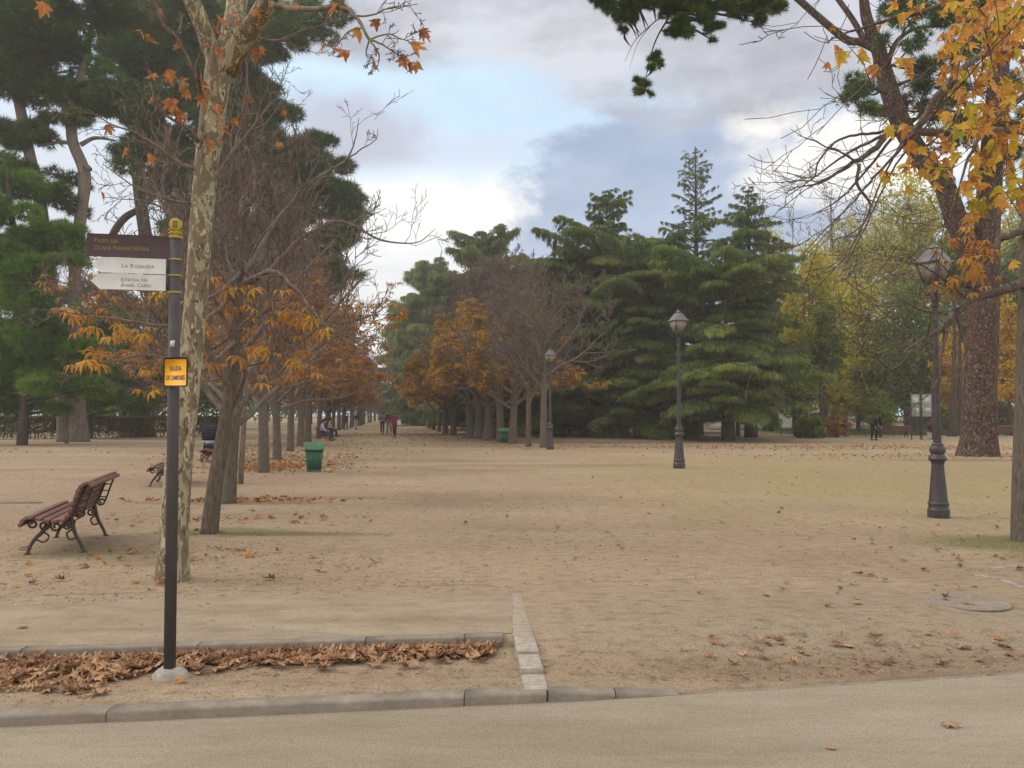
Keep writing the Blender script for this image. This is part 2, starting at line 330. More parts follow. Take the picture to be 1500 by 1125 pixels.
def mat_road():
    m, nt, b = nodes_of('road_surface'); co = nt.nodes.new('ShaderNodeNewGeometry').outputs['Position']
    big = noise(nt, mapping(nt, co, (.35, 1.6, 1)), .8, 6, .6, .6)
    c = ramp(nt, big, [(.3, (.26, .213, .155)), (.5, (.31, .258, .192)), (.7, (.355, .30, .228))])
    fine = noise(nt, co, 130, 5, .8); mid = noise(nt, mapping(nt, co, (.5, 2.2, 1)), 5, 6, .7)
    c = mixc(nt, .9, c, ramp(nt, fine, [(.36, (.40, .39, .38)), (.5, (.9, .9, .9)), (.62, (1.15, 1.15, 1.15))]), 'MULTIPLY')
    c = mixc(nt, math_(nt, 'MULTIPLY', ramp(nt, noise(nt, mapping(nt, co, (.4, 1, 1)), 2.4, 6, .7, .8), [(.54, (0, 0, 0)), (.68, (1, 1, 1))]), .35), c, (.20, .15, .105))
    c = mixc(nt, .6, c, ramp(nt, mid, [(.3, (.78, .77, .75)), (.6, (1, 1, 1))]), 'MULTIPLY')
    nt.links.new(c, b.inputs['Base Color']); b.inputs['Roughness'].default_value = .9; b.inputs['Specular IOR Level'].default_value = .2
    bump(nt, b, math_(nt, 'ADD', fine, mid), .35, .008); return m
M['ground'] = mat_ground(); M['road'] = mat_road()
m, nt, b = nodes_of('compacted_path'); co = nt.nodes.new('ShaderNodeNewGeometry').outputs['Position']
c = ramp(nt, noise(nt, mapping(nt, co, (.6, 2, 1)), 1.5, 6, .6, .4), [(.3, (.25, .195, .135)), (.5, (.30, .238, .168)), (.7, (.35, .283, .203))])
c = mixc(nt, .8, c, ramp(nt, noise(nt, co, 80, 6, .8), [(.34, (.50, .48, .46)), (.5, (.92, .92, .92)), (.64, (1.1, 1.1, 1.1))]), 'MULTIPLY')
c = mixc(nt, .6, c, ramp(nt, noise(nt, mapping(nt, co, (1, 1.6, 1)), 4, 6, .7), [(.35, (.72, .70, .68)), (.55, (1, 1, 1))]), 'MULTIPLY')
nt.links.new(c, b.inputs['Base Color']); b.inputs['Roughness'].default_value = .95; b.inputs['Specular IOR Level'].default_value = .12; bump(nt, b, noise(nt, co, 30, 6, .7), .4, .01); M['path'] = m

# ------------------------------------------------------------------ ground, road, kerbs
def yk(x): return 4.93 + .133 * x + (.012 * x * x if x > 0 else 0)
def yk2(x): return 6.04 + .117 * x
def sm(t): t = max(0, min(1, t)); return t * t * (3 - 2 * t)
def gh(x, y):
    if y < yk(x) + .045: return -.14
    if x < .06 and y < yk2(x): return -.045 - .02 * sm((y - yk(x) - .3) / .4)
    if x >= .06:
        drop = .045 + .046 * sm((x - .12) / .95)
        return -drop * (1 - sm((y - yk(x)) / 1.6))
    return 0.0
xs = np.concatenate([-np.geomspace(400, 7.2, 26), np.arange(-7, 7.01, .05), np.geomspace(7.2, 400, 26)])
ys = np.concatenate([np.linspace(-60, 2, 8), np.arange(3.6, 9, .05), np.geomspace(9.1, 900, 46)])
V = np.array([(x, y, gh(x, y)) for y in ys for x in xs]); nx = len(xs)
i, j = np.meshgrid(np.arange(nx - 1), np.arange(len(ys) - 1)); a_ = (j * nx + i).ravel()
g = MB(); g.add(V, np.stack([a_, a_ + 1, a_ + nx + 1, a_ + nx], -1)); tag(g.build('ground', M['ground'], smooth=True), kind='structure')
rx = np.concatenate([[-400, -60], np.arange(-20, 20.1, .25), [60, 400]])
V = []
for y_ in (-60, 0, 3, None):
    for x in rx: V.append((x, (yk(min(max(x, -20), 20)) + .03) if y_ is None else y_, -.094))
n_ = len(rx); i, j = np.meshgrid(np.arange(n_ - 1), np.arange(3)); a_ = (j * n_ + i).ravel()
g = MB(); g.add(V, np.stack([a_, a_ + 1, a_ + n_ + 1, a_ + n_], -1)); tag(g.build('road', M['road']), kind='structure')
# kerbs: lengths of stone with joints
g = MB()
def kerb_run(g, fy, x0, x1, w, top, bot, joints, jit=.004, ramp_to=None):
    js = [x0] + [q for q in joints if x0 < q < x1] + [x1]
    for a, b2 in zip(js[:-1], js[1:]):
        n = max(2, int((b2 - a) / .1)); X = np.linspace(a + .0025, b2 - .0025, n); dz = random.uniform(-jit, jit); dy = random.uniform(-jit, jit)
        ring = []
        for x in X:
            t = top if ramp_to is None else top + (ramp_to - top) * ((x - x0) / (x1 - x0))
            y = fy(x) + dy; t += dz + random.uniform(-.0015, .0015)
            c = .014
            ring += [(x, y, bot), (x, y, t - c), (x, y + c * .4, t - c * .35), (x, y + c, t), (x, y + w - c * .6, t), (x, y + w, t - c * .6), (x, y + w, bot)]
        k = 7; q = [(r_ * k + s_, (r_ + 1) * k + s_, (r_ + 1) * k + s_ + 1, r_ * k + s_ + 1) for r_ in range(n - 1) for s_ in range(k - 1)]
        b0 = g.n; g.add(ring, q); g.f.setdefault(7, []).append((np.array([[b0 + z for z in range(7)][::-1], [b0 + (n - 1) * 7 + z for z in range(7)]]), np.zeros(2)))
kerb_run(g, lambda x: yk(x) - .02, -9, .20, .13, -.036, -.15, [-8, -7, -6, -5, -4, -3.15, -2.17, -.27], .0018)
kerb_run(g, lambda x: yk(x) - .02, .205, .98, .12, -.036, -.15, [.6], ramp_to=-.088)
kerb_run(g, lambda x: yk(x) - .015, .985, 9, .035, -.0885, -.16, [2, 3, 4, 5, 6, 7], jit=.001)
tag(g.build('kerb', M['kerb'], smooth=False), kind='structure')
g = MB(); kerb_run(g, lambda x: yk2(x) - .05, -9, -.06, .10, .018, -.09, [-8, -7, -6, -5, -4.1, -3.2, -2.1, -1.0, -.33], jit=.003)
tag(g.build('bed_kerb', M['kerb']), kind='structure')
g = MB(); g2_ = MB()
cy = [(7.42, 6.92, .002), (6.91, 6.35, .003), (6.34, 5.98, .004), (5.97, 5.62, .010), (5.61, 5.29, .013), (5.28, 4.985, .0)]
for y1, y0, zz in cy:
    for s0 in range(1):
        ym = (y0 + y1) / 2; xm = .005 + (7.42 - ym) * .056
        zz2 = zz - (.036 if y1 < 5.3 else .018 if y1 < 5.65 else 0)
        (g if y1 < 6.0 else g2_).box((xm, ym, zz2 - .05), (.145 + random.uniform(-.006, .006), y1 - y0 - .008, .1), rz=-.05 + .105)
tag(g.build('cross_kerb', M['kerb_pale'], bevel=.008), kind='structure'); M['kerb_sandy'] = mat_plain('kerb_sandy', (.295, .245, .19), .95, .2, 18, 0, .5, .1, dirt=(.33, .26, .185)); tag(g2_.build('worn_kerb', M['kerb_sandy'], bevel=.008), kind='structure')
g = MB()
def l3(x): return 7.85 + .125 * x
kerb_run(g, l3, -6.2, -2.1, .045, .004, -.05, [-5.1, -4.0, -3.0], .003)
kerb_run(g, l3, -1.03, -.22, .035, .008, -.05, [-.6], .003)
kerb_run(g, l3, .75, 3.5, .03, .002, -.05, [1.5, 2.4], .003)
kerb_run(g, l3, 4.75, 6.5, .05, .003, -.05, [5.6], .003)
p0 = gp(0, 737); g.box((p0.x - .6, p0.y, -.01), (2.6, .16, .05))
tag(g.build('edging_stones', M['kerb']), kind='structure')

V = []; X_ = np.linspace(-9, .0, 91)
for x in X_: V += [(x, yk2(x) + .052, .004), (x, (yk2(x) + l3(x) - .3) / 2, .006), (x, l3(x) - .30 + .07 * math.sin(x * 1.7) + .04 * math.sin(x * 5.1), .0035)]
g = MB(); g.add(V, [(3 * k + q, 3 * k + 3 + q, 3 * k + 4 + q, 3 * k + 1 + q) for k in range(90) for q in (0, 1)]); tag(g.build('path', M['path'], smooth=True), kind='structure')
# ------------------------------------------------------------------ tree growth
def unit(v):
    l = v.length; return v / l if l > 1e-9 else Vector((0, 0, 1))
def rv(): return Vector((random.gauss(0, 1), random.gauss(0, 1), random.gauss(0, 1)))
def grow(out, p, d, L, r, lvl, P, nodes=None):
    n = P['n'][lvl]; step = L / n; pts = [p.copy()]; rad = [r]; dirs = [d.copy()]
    tr = P['trop'][lvl]; wg = P['wig'][lvl]; rt = P.get('rt', .0035)
    for i in range(n):
        d = unit(d + rv() * wg + Vector((0, 0, tr))); p = p + d * step; pts.append(p.copy()); dirs.append(d.copy())
        rad.append(max(rt, r * (1 - .75 * (i + 1) / n)))
    out.setdefault(lvl, []).append((pts, rad, dirs))
    if lvl + 1 < len(P['n']):
        branch_from(out, pts, rad, dirs, L, lvl, P)
def branch_from(out, pts, rad, dirs, L, lvl, P, k=None, t0=None):
    n = len(pts) - 1; k = P['kids'][lvl] if k is None else k; k = max(1, int(round(k * random.uniform(.8, 1.2))))
    t0 = P['start'][lvl] if t0 is None else t0
    for q in range(k):
        t = t0 + (1 - t0) * (q + random.random()) / k
        f = min(t * n, n - 1e-4); i = int(f); w = f - i
        pp = pts[i].lerp(pts[i + 1], w); dd = dirs[i + 1]
        ax = unit(dd.cross(rv())); an = R(P['ang'][lvl] * random.uniform(.7, 1.25))
        nd = unit(Matrix.Rotation(an, 3, ax) @ dd)
        if P.get('flat'): nd.z *= P['flat']; nd = unit(nd)
        rr = (rad[i] * (1 - w) + rad[i + 1] * w) * P.get('rr', .6)
        LL = L * P['ratio'][lvl] * random.uniform(.65, 1.15) * (1 - .45 * max(0, t - .3))
        grow(out, pp, nd, LL, max(P.get('rt', .0035), rr), lvl + 1, P)
def tubes_from(g, items, sides):
    grp = {}
    for pts, rad, _ in items: grp.setdefault(len(pts), []).append((pts, rad))
    for n, lst in grp.items():
        g.tubes(np.array([[tuple(p) for p in a] for a, b in lst]), np.array([b for a, b in lst], dtype=float), sides)
def smooth_path(ctrl, rads, n=6):
    P = [Vector(c) for c in ctrl]; P = [P[0] * 2 - P[1]] + P + [P[-1] * 2 - P[-2]]
    pts = []; rr = []
    for i in range(1, len(P) - 2):
        for k in range(n):
            t = k / n
            a, b, c, d = P[i - 1], P[i], P[i + 1], P[i + 2]
            pts.append(.5 * ((2 * b) + (c - a) * t + (2 * a - 5 * b + 4 * c - d) * t * t + (3 * b - a - 3 * c + d) * t ** 3))
            rr.append(rads[i - 1] * (1 - t) + rads[i] * t)
    pts.append(P[-2].copy()); rr.append(rads[-1])
    dirs = [unit(pts[min(i + 1, len(pts) - 1)] - pts[max(i - 1, 0)]) for i in range(len(pts))]
    return pts, rr, dirs

# leaf templates: (verts, faces[tri or quad])
def t_plane(fold=.5, curl=.25, twist=0.0, seed=0):
    r = np.random.default_rng(seed)
    half = [(4, .97), (9, .80), (14, .72), (20, .60), (29, .50), (36, .66), (42, .84), (47, .70), (55, .60), (66, .40), (78, .55), (92, .66), (98, .50), (115, .40), (140, .38), (165, .20)]
    out = [(-a, q) for a, q in half[::-1]] + [(0, 1.06)] + half
    V = [(0, .0, 0)]
    for a, q in out:
        q *= r.uniform(.93, 1.07); x = math.sin(R(a)) * q * .62; y = math.cos(R(a)) * q * .62 + .16
        z = -fold * abs(x) ** 1.25 * 1.6 - curl * (y * y) * (1 if y > 0 else -.5) + twist * x * y + r.normal(0, .018)
        V.append((x, y, z))
    n = len(out); Fc = [(0, k + 2, k + 1) for k in range(n - 1)]
    b = len(V); V += [(-.012, .02, .01), (.012, .02, .01), (.02, -.45, .12)]; Fc.append((b, b + 2, b + 1))
    return np.array(V), np.array(Fc)
def t_chest(nl=6):
    V = []; Fc = []
    for k in range(nl):
        a = R(-115 + 230 * k / (nl - 1)); L = .62 + .38 * math.cos(a * .6); d = np.array((math.sin(a), math.cos(a), 0)); s = np.array((math.cos(a), -math.sin(a), 0))
        b = len(V); w = .14
        V += [tuple(d * .03), tuple(d * L * .6 + s * w + (0, 0, -.20 * L)), tuple(d * L * .92 + (0, 0, -.75 * L)), tuple(d * L * .6 - s * w + (0, 0, -.20 * L)), tuple(d * L * .62 + (0, 0, -.13 * L))]
        Fc += [(b, b + 4, b + 1), (b + 1, b + 4, b + 2), (b + 4, b + 3, b + 2), (b, b + 3, b + 4)]
    return np.array(V), np.array(Fc)
def t_small():
    return np.array([(0, 0, 0), (.32, .45, -.08), (0, 1, -.2), (-.32, .45, -.08)], float), np.array([(0, 1, 2), (0, 2, 3)])
def t_tuft(n=9, w=.045, seed=1, up=.35):
    r = np.random.default_rng(seed); V = []; Fc = []
    for k in range(n):
        a = 2 * math.pi * (k + r.random()) / n; e = r.uniform(up, 1.35)
        d = np.array((math.cos(a) * math.cos(e), math.sin(a) * math.cos(e), math.sin(e))); s = np.cross(d, (r.normal(), r.normal(), r.normal())); s /= np.linalg.norm(s)
        b = len(V); L = r.uniform(.7, 1.1); V += [tuple(s * w), tuple(-s * w), tuple(d * L)]; Fc.append((b, b + 1, b + 2))
    return np.array(V), np.array(Fc)
def t_tassel(seed=3):
    r = np.random.default_rng(seed); V = []; Fc = []
    for k in range(11):
        x0 = r.uniform(-.32, .32); y0 = r.uniform(-.05, .5); L = r.uniform(.25, .85); tx = r.uniform(-.2, .2); ty = r.uniform(0, .35)
        a = r.uniform(0, math.pi); s = np.array((math.cos(a), math.sin(a), 0)) * .042; p = np.array((x0, y0, .03)); e = p + (tx, ty, -L)
        b = len(V); V += [tuple(p + s), tuple(p - s), tuple(e)]; Fc.append((b, b + 1, b + 2))
    for k in range(9):   # short sprays on top
        a = r.uniform(-1.3, 1.3); o_ = np.array((r.uniform(-.25, .25), r.uniform(-.1, .3), 0)); d = np.array((math.sin(a), math.cos(a), r.uniform(-.15, .4))) * r.uniform(.25, .5); s = np.array((math.cos(a), -math.sin(a), .3)) * .035
        b = len(V); V += [tuple(o_ + s), tuple(o_ - s), tuple(o_ + d)]; Fc.append((b, b + 1, b + 2))
    return np.array(V), np.array(Fc)
def frames(dirs, upbias=None, roll=None):
    """columns x,y,z with y along dirs, z roughly up"""
    y = dirs / (np.linalg.norm(dirs, axis=1, keepdims=True) + 1e-9)
    up = np.tile(np.array([0, 0, 1.]), (len(y), 1)) + rng.normal(0, .35 if roll is None else roll, (len(y), 3))
    x = np.cross(y, up); x /= np.linalg.norm(x, axis=1, keepdims=True) + 1e-9
    z = np.cross(x, y); return np.stack([x, y, z], -1)
def zframes(dirs):
    z = dirs / (np.linalg.norm(dirs, axis=1, keepdims=True) + 1e-9)
    q = rng.normal(0, 1, z.shape); x = np.cross(z, q); x /= np.linalg.norm(x, axis=1, keepdims=True) + 1e-9
    return np.stack([x, np.cross(z, x), z], -1)
def scatter(g, tmpl, pos, fr, sc, rnd=None):
    tv, tf = tmpl; n = len(pos)
    if n == 0: return
    sc = np.broadcast_to(np.asarray(sc, float), (n,))
    V = np.einsum('nij,kj->nki', fr, tv) * sc[:, None, None] + np.asarray(pos)[:, None]
    Fc = tf[None] + (np.arange(n) * len(tv))[:, None, None]
    rnd = rng.random(n) if rnd is None else rnd
    g.add(V.reshape(-1, 3), Fc.reshape(-1, tf.shape[1]), np.repeat(rnd, len(tf)))
T_PLANE = t_plane(.5, .25, 0, 1); T_PLANES = [T_PLANE, t_plane(.9, .5, .5, 2), t_plane(.3, .7, -.6, 3), t_plane(.75, -.2, .9, 4), t_plane(1.3, .4, 0, 5)]; T_CHEST = t_chest(); T_CHEST5 = t_chest(5); T_SMALL = t_small(); T_TUFT = [t_tuft(10, .05, s) for s in range(4)]; T_TAS = [t_tassel(s) for s in range(4)]
def arr(vs): return np.array([tuple(v) for v in vs]).reshape(-1, 3)

# ------------------------------------------------------------------ horse chestnut prototypes
def chestnut(name, H, crown_h, spread, leaf_n, leaf_mat, leaf_sc=.26, low_bias=True, seed=1, trunk_r=.17, nlimb=9, loc=(0, 0, 0), lean=0, dens=1.0, twr=.005, lowk=1.4):
    random.seed(seed)
    root = empty(name, loc)
    fork = H - crown_h
    ctrl = [(0, 0, -.05), (lean * .25, 0, fork * .4), (lean * .7, .03, fork), (lean * .95, .05, fork + crown_h * .45), (lean * 1.15, 0, H * .93)]
    pts, rr, dirs = smooth_path(ctrl, [trunk_r * 1.2, trunk_r * 1.0, trunk_r * .9, trunk_r * .42, .02], 7)
    rr[0] *= 1.1
    out = {}
    P = dict(n=[5, 8, 6, 5, 3], kids=[0, 7 * dens, 6 * dens, 5 * dens, 0], start=[.3, .25, .2, .2, 0], ang=[60, 48, 50, 45, 40], ratio=[.6, .55, .55, .5, .4], trop=[.02, .06, .10, .12, .1], wig=[.05, .12, .16, .18, .2], rr=.62, rt=twr)
    P['n'] = P['n'][:4] + [3]
    m = len(pts)
    for q in range(nlimb):
        t = .42 + .55 * q / nlimb + random.uniform(-.02, .02)
        i = min(m - 2, int(t * (m - 1))); a = q * 2.4 + random.uniform(-.5, .5)
        e = R(random.uniform(18, 46) + 32 * q / nlimb)
        d = Vector((math.cos(a) * math.cos(e), math.sin(a) * math.cos(e), math.sin(e)))
        L = spread * random.uniform(.8, 1.15) * (1 - .55 * (q / nlimb) ** 1.5)
        grow(out, pts[i], d, L, rr[i] * .55, 1, P)
    g = MB(); g.tube(pts, rr, 12); g.build('trunk', M['chest_bark'], root, True)
    g = MB()
    for l in (2, 3, 4): out[l] = [q for q in out.get(l, []) if min(v.z for v in q[0]) > fork + .05]
    for l, s in ((1, 6), (2, 4), (3, 3), (4, 3)):
        if l in out: tubes_from(g, out[l], s)
    g.build('branches', M['chest_twig'], root, True)
    # leaves at twig ends
    ends = []
    for l in (3, 4):
        for p_, r_, d_ in out.get(l, []):
            ends += [q for q in ((p_[-1], d_[-1]), (p_[len(p_) // 2], d_[-1])) if q[0].z > fork + .15 + .10 * math.hypot(q[0].x, q[0].y)]
    random.shuffle(ends)
    if low_bias:
        ends.sort(key=lambda e: (e[0].z - fork) / crown_h * lowk + random.random() * 1.5 - .25 * math.hypot(e[0].x, e[0].y) / spread)
    ends = ends[:leaf_n]
    if ends:
        P0 = arr([e[0] for e in ends]); D = arr([e[1] for e in ends]); D[:, 2] = D[:, 2] * .2 - .15
        g = MB(); P0 = P0 + rng.normal(0, .03, P0.shape)
        scatter(g, T_CHEST5, P0, frames(D), rng.uniform(.7, 1.2, len(P0)) * leaf_sc, np.clip(rng.normal(.45, .24, len(P0)), 0, 1))
        g.build('leaves', leaf_mat, root)
    return root

# ------------------------------------------------------------------ pines
def pine_clumps(g, centers, tuft=.24, per=160, up=.5):
    """centers: list of (Vector, radius)"""
    for c, r in centers:
        n = int(per * (r / .7) ** 2)
        d = rng.normal(0, 1, (n, 3)); d /= np.linalg.norm(d, axis=1, keepdims=True)
        rad = r * (.35 + .65 * rng.random(n) ** .5) * rng.uniform(.85, 1.12, n)
        p = np.array(tuple(c)) + d * rad[:, None] * np.array((1.15, 1.15, .62))
        dd = d + np.array((0, 0, up)) + rng.normal(0, .35, d.shape)
        scatter(g, T_TUFT[rng.integers(4)], p, zframes(dd), rng.uniform(.7, 1.25, n) * tuft, np.clip(rng.normal(.45, .2) + rng.normal(0, .17, n), 0, 1))
def pine(name, label, base, trunks, limbs, clumps, leafmat, barkmat, tuft=.24, per=160, group=None, cat='tree', sub=5, hang=False):
    """trunks: [(ctrl pts world, radii)], limbs same (thin), clumps: (centre world, radius)"""
    root = empty(name, base, 0, label, cat, group); b = Vector(base); paths = []
    for ctrl, rad in trunks:
        pts, rr, dirs = smooth_path([Vector(c) - b for c in ctrl], rad, 7); paths.append((pts, rr, dirs))
        g = MB(); g.tube(pts, rr, 12); g.build('trunk', barkmat, root, True)
    g = MB(); any_ = False
    for ctrl, rad in limbs:
        pts, rr, dirs = smooth_path([Vector(c) - b for c in ctrl], rad, 6); paths.append((pts, rr, dirs)); g.tube(pts, rr, 7); any_ = True
    allp = [(p, r) for pts, rr, _ in paths for p, r in zip(pts, rr)]
    cl2 = []
    for c, r in clumps:
        c = Vector(c) - b
        # limb from nearest lower stem point to the clump
        cand = allp if hang else ([q for q in allp if q[0].z < c.z + .3] or allp)
        q = min(cand, key=lambda q: (q[0] - c).length + .3 * abs(q[0].z - (c.z - .8)))
        mid = q[0].lerp(c, .5) + (rv() * .04 + Vector((0, 0, .05)) if hang else rv() * .12 + Vector((0, 0, -.12)))
        pts, rr, dirs = smooth_path([q[0], mid, c], [min(q[1] * .5, .09), .035, .012], 5); g.tube(pts, rr, 5); any_ = True
        for k in range(sub):
            o = rv() * r * .55; o.z *= .5
            cl2.append((c + o, r * random.uniform(.42, .74)))
            e = c + o; mm = c.lerp(e, .5) + rv() * .05
            g.tube([c, mm, e], [.016, .011, .006], 3, False)
    if any_: g.build('branches', barkmat, root, True)
    g = MB(); pine_clumps(g, cl2, tuft, per); g.build('foliage', leafmat, root)
    return root

# ------------------------------------------------------------------ cedars
def cedar(name, label, base, H, prof, seed, lev=.5, dens=1.0, cat='cedar', group=None, tas=.55, azn=5, bare=0.0, trunk_r=.38, lean=(0, 0), arch=.10, droop=.26, mat=None, layers=None):
    random.seed(seed); root = empty(name, base, 0, label, cat, group)
    zs = [p[0] for p in prof]; rs = [p[1] for p in prof]
    ctrl = [(0, 0, -.1), (lean[0] * .15, lean[1] * .2, H * .3), (lean[0] * .5, lean[1] * .5, H * .65), (lean[0], lean[1], H)]
    tp, tr, td = smooth_path(ctrl, [trunk_r * 1.2, trunk_r * .8, trunk_r * .4, .02], 8)
    g = MB(); g.tube(tp, tr, 12); g.build('trunk', M['dark_bark'], root, True)
    def trunk_at(z):
        for a, b in zip(tp[:-1], tp[1:]):
            if a.z <= z <= b.z: return a.lerp(b, (z - a.z) / (b.z - a.z + 1e-6))
        return tp[-1]
    gb = MB(); gf = MB(); PP = []; DD = []; SS = []; RR = []; tubes = []
    def limb(z, a, L, arm=1.0, dpm=1.0, dn=1.0):
        o = trunk_at(z); dr = Vector((math.cos(a), math.sin(a), 0)); sd = Vector((-dr.y, dr.x, 0))
        ar = arch * arm * random.uniform(.4, 1.8) + (.25 if z > H * .8 else 0); dp = droop * dpm * random.uniform(.7, 1.3)
        bend = random.uniform(-.12, .12)
        def pos(t): return o + dr * (L * t) + sd * (bend * L * t * t) + Vector((0, 0, L * (ar * t * 1.6 - dp * t ** 2.2)))
        tubes.append(([pos(t) for t in (0, .25, .5, .75, .97)], [max(.012, .026 * L * (1 - .75 * t)) for t in (0, .25, .5, .75, .97)], None))
        n = int((12 + 22 * L + 8.5 * L * L) * dens * dn)
        t = .12 + .88 * rng.random(n) ** .75
        wd = .26 * L * np.sin(np.pi * np.clip(t * .92 + .04, 0, 1)) ** .7 * min(1, .35 + L * .25) + .05
        s = (rng.random(n) * 2 - 1) * wd
        tq = np.round((t + .25 * np.abs(s) / (L + .1)) * L / .42) * .42 / max(L, .3) - .25 * np.abs(s) / (L + .1); t = np.clip(.55 * tq + .45 * t, .08, 1.02)
        P0 = np.array(tuple(o)) + np.outer(L * t, tuple(dr)) + np.outer(s + bend * L * t * t, tuple(sd))
        P0[:, 2] += L * (ar * t * 1.6 - dp * t ** 2.2) - .35 * np.abs(s) ** 1.3 / (1 + .1 * L) + rng.normal(0, .035, n)
        D = np.outer(np.ones(n), tuple(dr)) + np.outer(np.sign(s) * .7, tuple(sd)) + rng.normal(0, .25, (n, 3)) * (1, 1, .3)
        PP.append(P0); DD.append(D); SS.append(tas * rng.uniform(.5, 1.15, n) * (.42 + .58 * min(1, L / 3.2))); RR.append(np.clip(random.gauss(.42, .15) + rng.normal(0, .13, n) + .25 * (t > .8), 0, 1))
    z = max(zs[0], .6); k = 0
    while z < H - .05 and len(prof) > 1:
        Rm = np.interp(z, zs, rs)
        na = max(2, int(azn * (.6 + .4 * min(1, Rm / 3)) + random.random()))
        for q in range(na):
            a = k * 2.399 + q * 2 * math.pi / na + random.uniform(-.35, .35); L = Rm * random.choice((random.uniform(.5, .8), random.uniform(.8, 1.18)))
            if random.random() < bare or L < .12: continue
            limb(z, a, L)
        z += lev * random.uniform(.75, 1.25) * (.55 + .45 * min(1, Rm / 3)); k += 1
    for zl, rl_, nl_ in (layers or []):
        a0 = random.uniform(0, 6.28)
        for q in range(nl_):
            limb(max(.5, zl + random.gauss(0, .13)), a0 + q * 2 * math.pi / nl_ + random.uniform(-.2, .2), rl_ * random.uniform(.68, 1.1), 1.2, 1.0, 1.25)
    tubes_from(gb, tubes, 4); gb.build('branches', M['dark_bark'], root, True)
    P0 = np.concatenate(PP); D = np.concatenate(DD); Sc = np.concatenate(SS); Rn = np.concatenate(RR)
    D[:, 2] = np.clip(D[:, 2], -.3, .2)
    idx = rng.integers(4, size=len(P0))
    for q in range(4):
        m_ = idx == q; scatter(gf, T_TAS[q], P0[m_], frames(D[m_], roll=.12), Sc[m_], Rn[m_])
    gf.build('foliage', mat or M['cedar_leaf'], root)
    return root

# ------------------------------------------------------------------ broadleaf
def broadleaf(name, label, base, H, blobs, leafmat, barkmat, nleaf=9000, lsize=.2, seed=1, trunk=None, tr=.2, cat='tree', group=None, twigs=True, hollow=.45):
    nleaf = int(nleaf * 1.7); lsize *= 1.22; hollow *= .6
    """blobs: (centre relative to base, radius xyz)"""
    random.seed(seed); root = empty(name, base, 0, label, cat, group)
    trunk = trunk or [(0, 0, -.1), (random.uniform(-.2, .2), 0, H * .3), (random.uniform(-.4, .4), 0, H * .6), (random.uniform(-.4, .4), 0, H * .9)]
    pts, rr, dirs = smooth_path(trunk, [tr * 1.2] + [tr * (1 - .8 * (i + 1) / (len(trunk) - 1)) for i in range(len(trunk) - 1)], 6)
    g = MB(); g.tube(pts, rr, 10); g.build('trunk', barkmat, root, True)
    gb = MB(); PP = []; RR = []; vol = [q[1][0] * q[1][1] * q[1][2] for q in blobs]; tv = sum(v ** .67 for v in vol)
    for (c, r), v in zip(blobs, vol):
        c = Vector(c); r = Vector(r)
        q = min(range(len(pts)), key=lambda i: (pts[i] - c).length + .5 * abs(pts[i].z - c.z + r.z))
        if tr < .1: q = 2
        gb.tube([pts[q], pts[q].lerp(c, .5) + rv() * .2, c], [max(.03, rr[q] * .5), .04, .02], 5, False)
        nc = max(6, int(26 * v ** .45)); n = int(nleaf * v ** .67 / tv / nc) + 1
        for k in range(nc):
            d = rv().normalized(); cc = c + Vector((d.x * r.x, d.y * r.y, d.z * r.z)) * random.uniform(hollow, 1.05)
            cr = .30 * (r.x * r.y * r.z) ** (1 / 3) * random.uniform(.6, 1.3)
            PP.append(np.array(tuple(cc)) + rng.normal(0, cr * .55, (n, 3)) * (1.2, 1.2, .7)); RR.append(np.clip(random.gauss(.45, .17) + rng.normal(0, .14, n), 0, 1))
            if twigs: gb.tube([c, c.lerp(cc, .55) + rv() * .12, cc], [.02, .014, .007], 3, False)
    gb.build('branches', barkmat, root, True)
    P0 = np.concatenate(PP); g = MB(); scatter(g, T_SMALL, P0, frames(rng.normal(0, 1, P0.shape) + (0, 0, -.3), roll=1.0), rng.uniform(.6, 1.2, len(P0)) * lsize, np.concatenate(RR))
    g.build('foliage', leafmat, root); return root
def bare_tree(name, label, base, H, spread, seed, mat, tr=.15, nl=10, group=None, leaf=None, nleaf=0, twr=.012, fork=.3, trop=.1, kids=5):
    random.seed(seed); root = empty(name, base, 0, label, 'tree', group)
    pts, rr, dirs = smooth_path([(0, 0, -.1), (.1, 0, H * fork), (-.1, .1, H * .6), (.1, 0, H)], [tr * 1.2, tr * .8, tr * .45, twr], 7)
    g = MB(); g.tube(pts, rr, 9); g.build('trunk', mat, root, True)
    out = {}; P = dict(n=[5, 6, 4, 3], kids=[0, kids, 4, 0], start=[.3, .25, .2, .2], ang=[50, 40, 42, 40], ratio=[.6, .55, .55, .5], trop=[.05, trop, trop, trop], wig=[.05, .1, .14, .18], rr=.6, rt=twr)
    for q in range(nl):
        t = fork + (1 - fork) * .95 * q / nl; i = min(len(pts) - 2, int(t * (len(pts) - 1))); a = q * 2.4
        e = R(25 + 40 * t); grow(out, pts[i], Vector((math.cos(a) * math.cos(e), math.sin(a) * math.cos(e), math.sin(e))), spread * (1.15 - .75 * t) * random.uniform(.8, 1.1), rr[i] * .5, 1, P)
    g = MB()
    for l, s in ((1, 5), (2, 3), (3, 3)):
        if l in out: tubes_from(g, out[l], s)
    g.build('branches', mat, root, True)
    if leaf:
        e = [(p[-1], d[-1]) for p, r_, d in out[3]] + [(p[1], d[-1]) for p, r_, d in out[3]]; random.shuffle(e); e = e[:nleaf]
        P0 = arr([q[0] for q in e]); D = arr([q[1] for q in e]); D[:, 2] -= .5
        g = MB(); scatter(g, T_SMALL, P0 + rng.normal(0, .1, P0.shape), frames(D, roll=.8), rng.uniform(.14, .28, len(P0)) * 1.0); g.build('leaves', leaf, root)
    return root
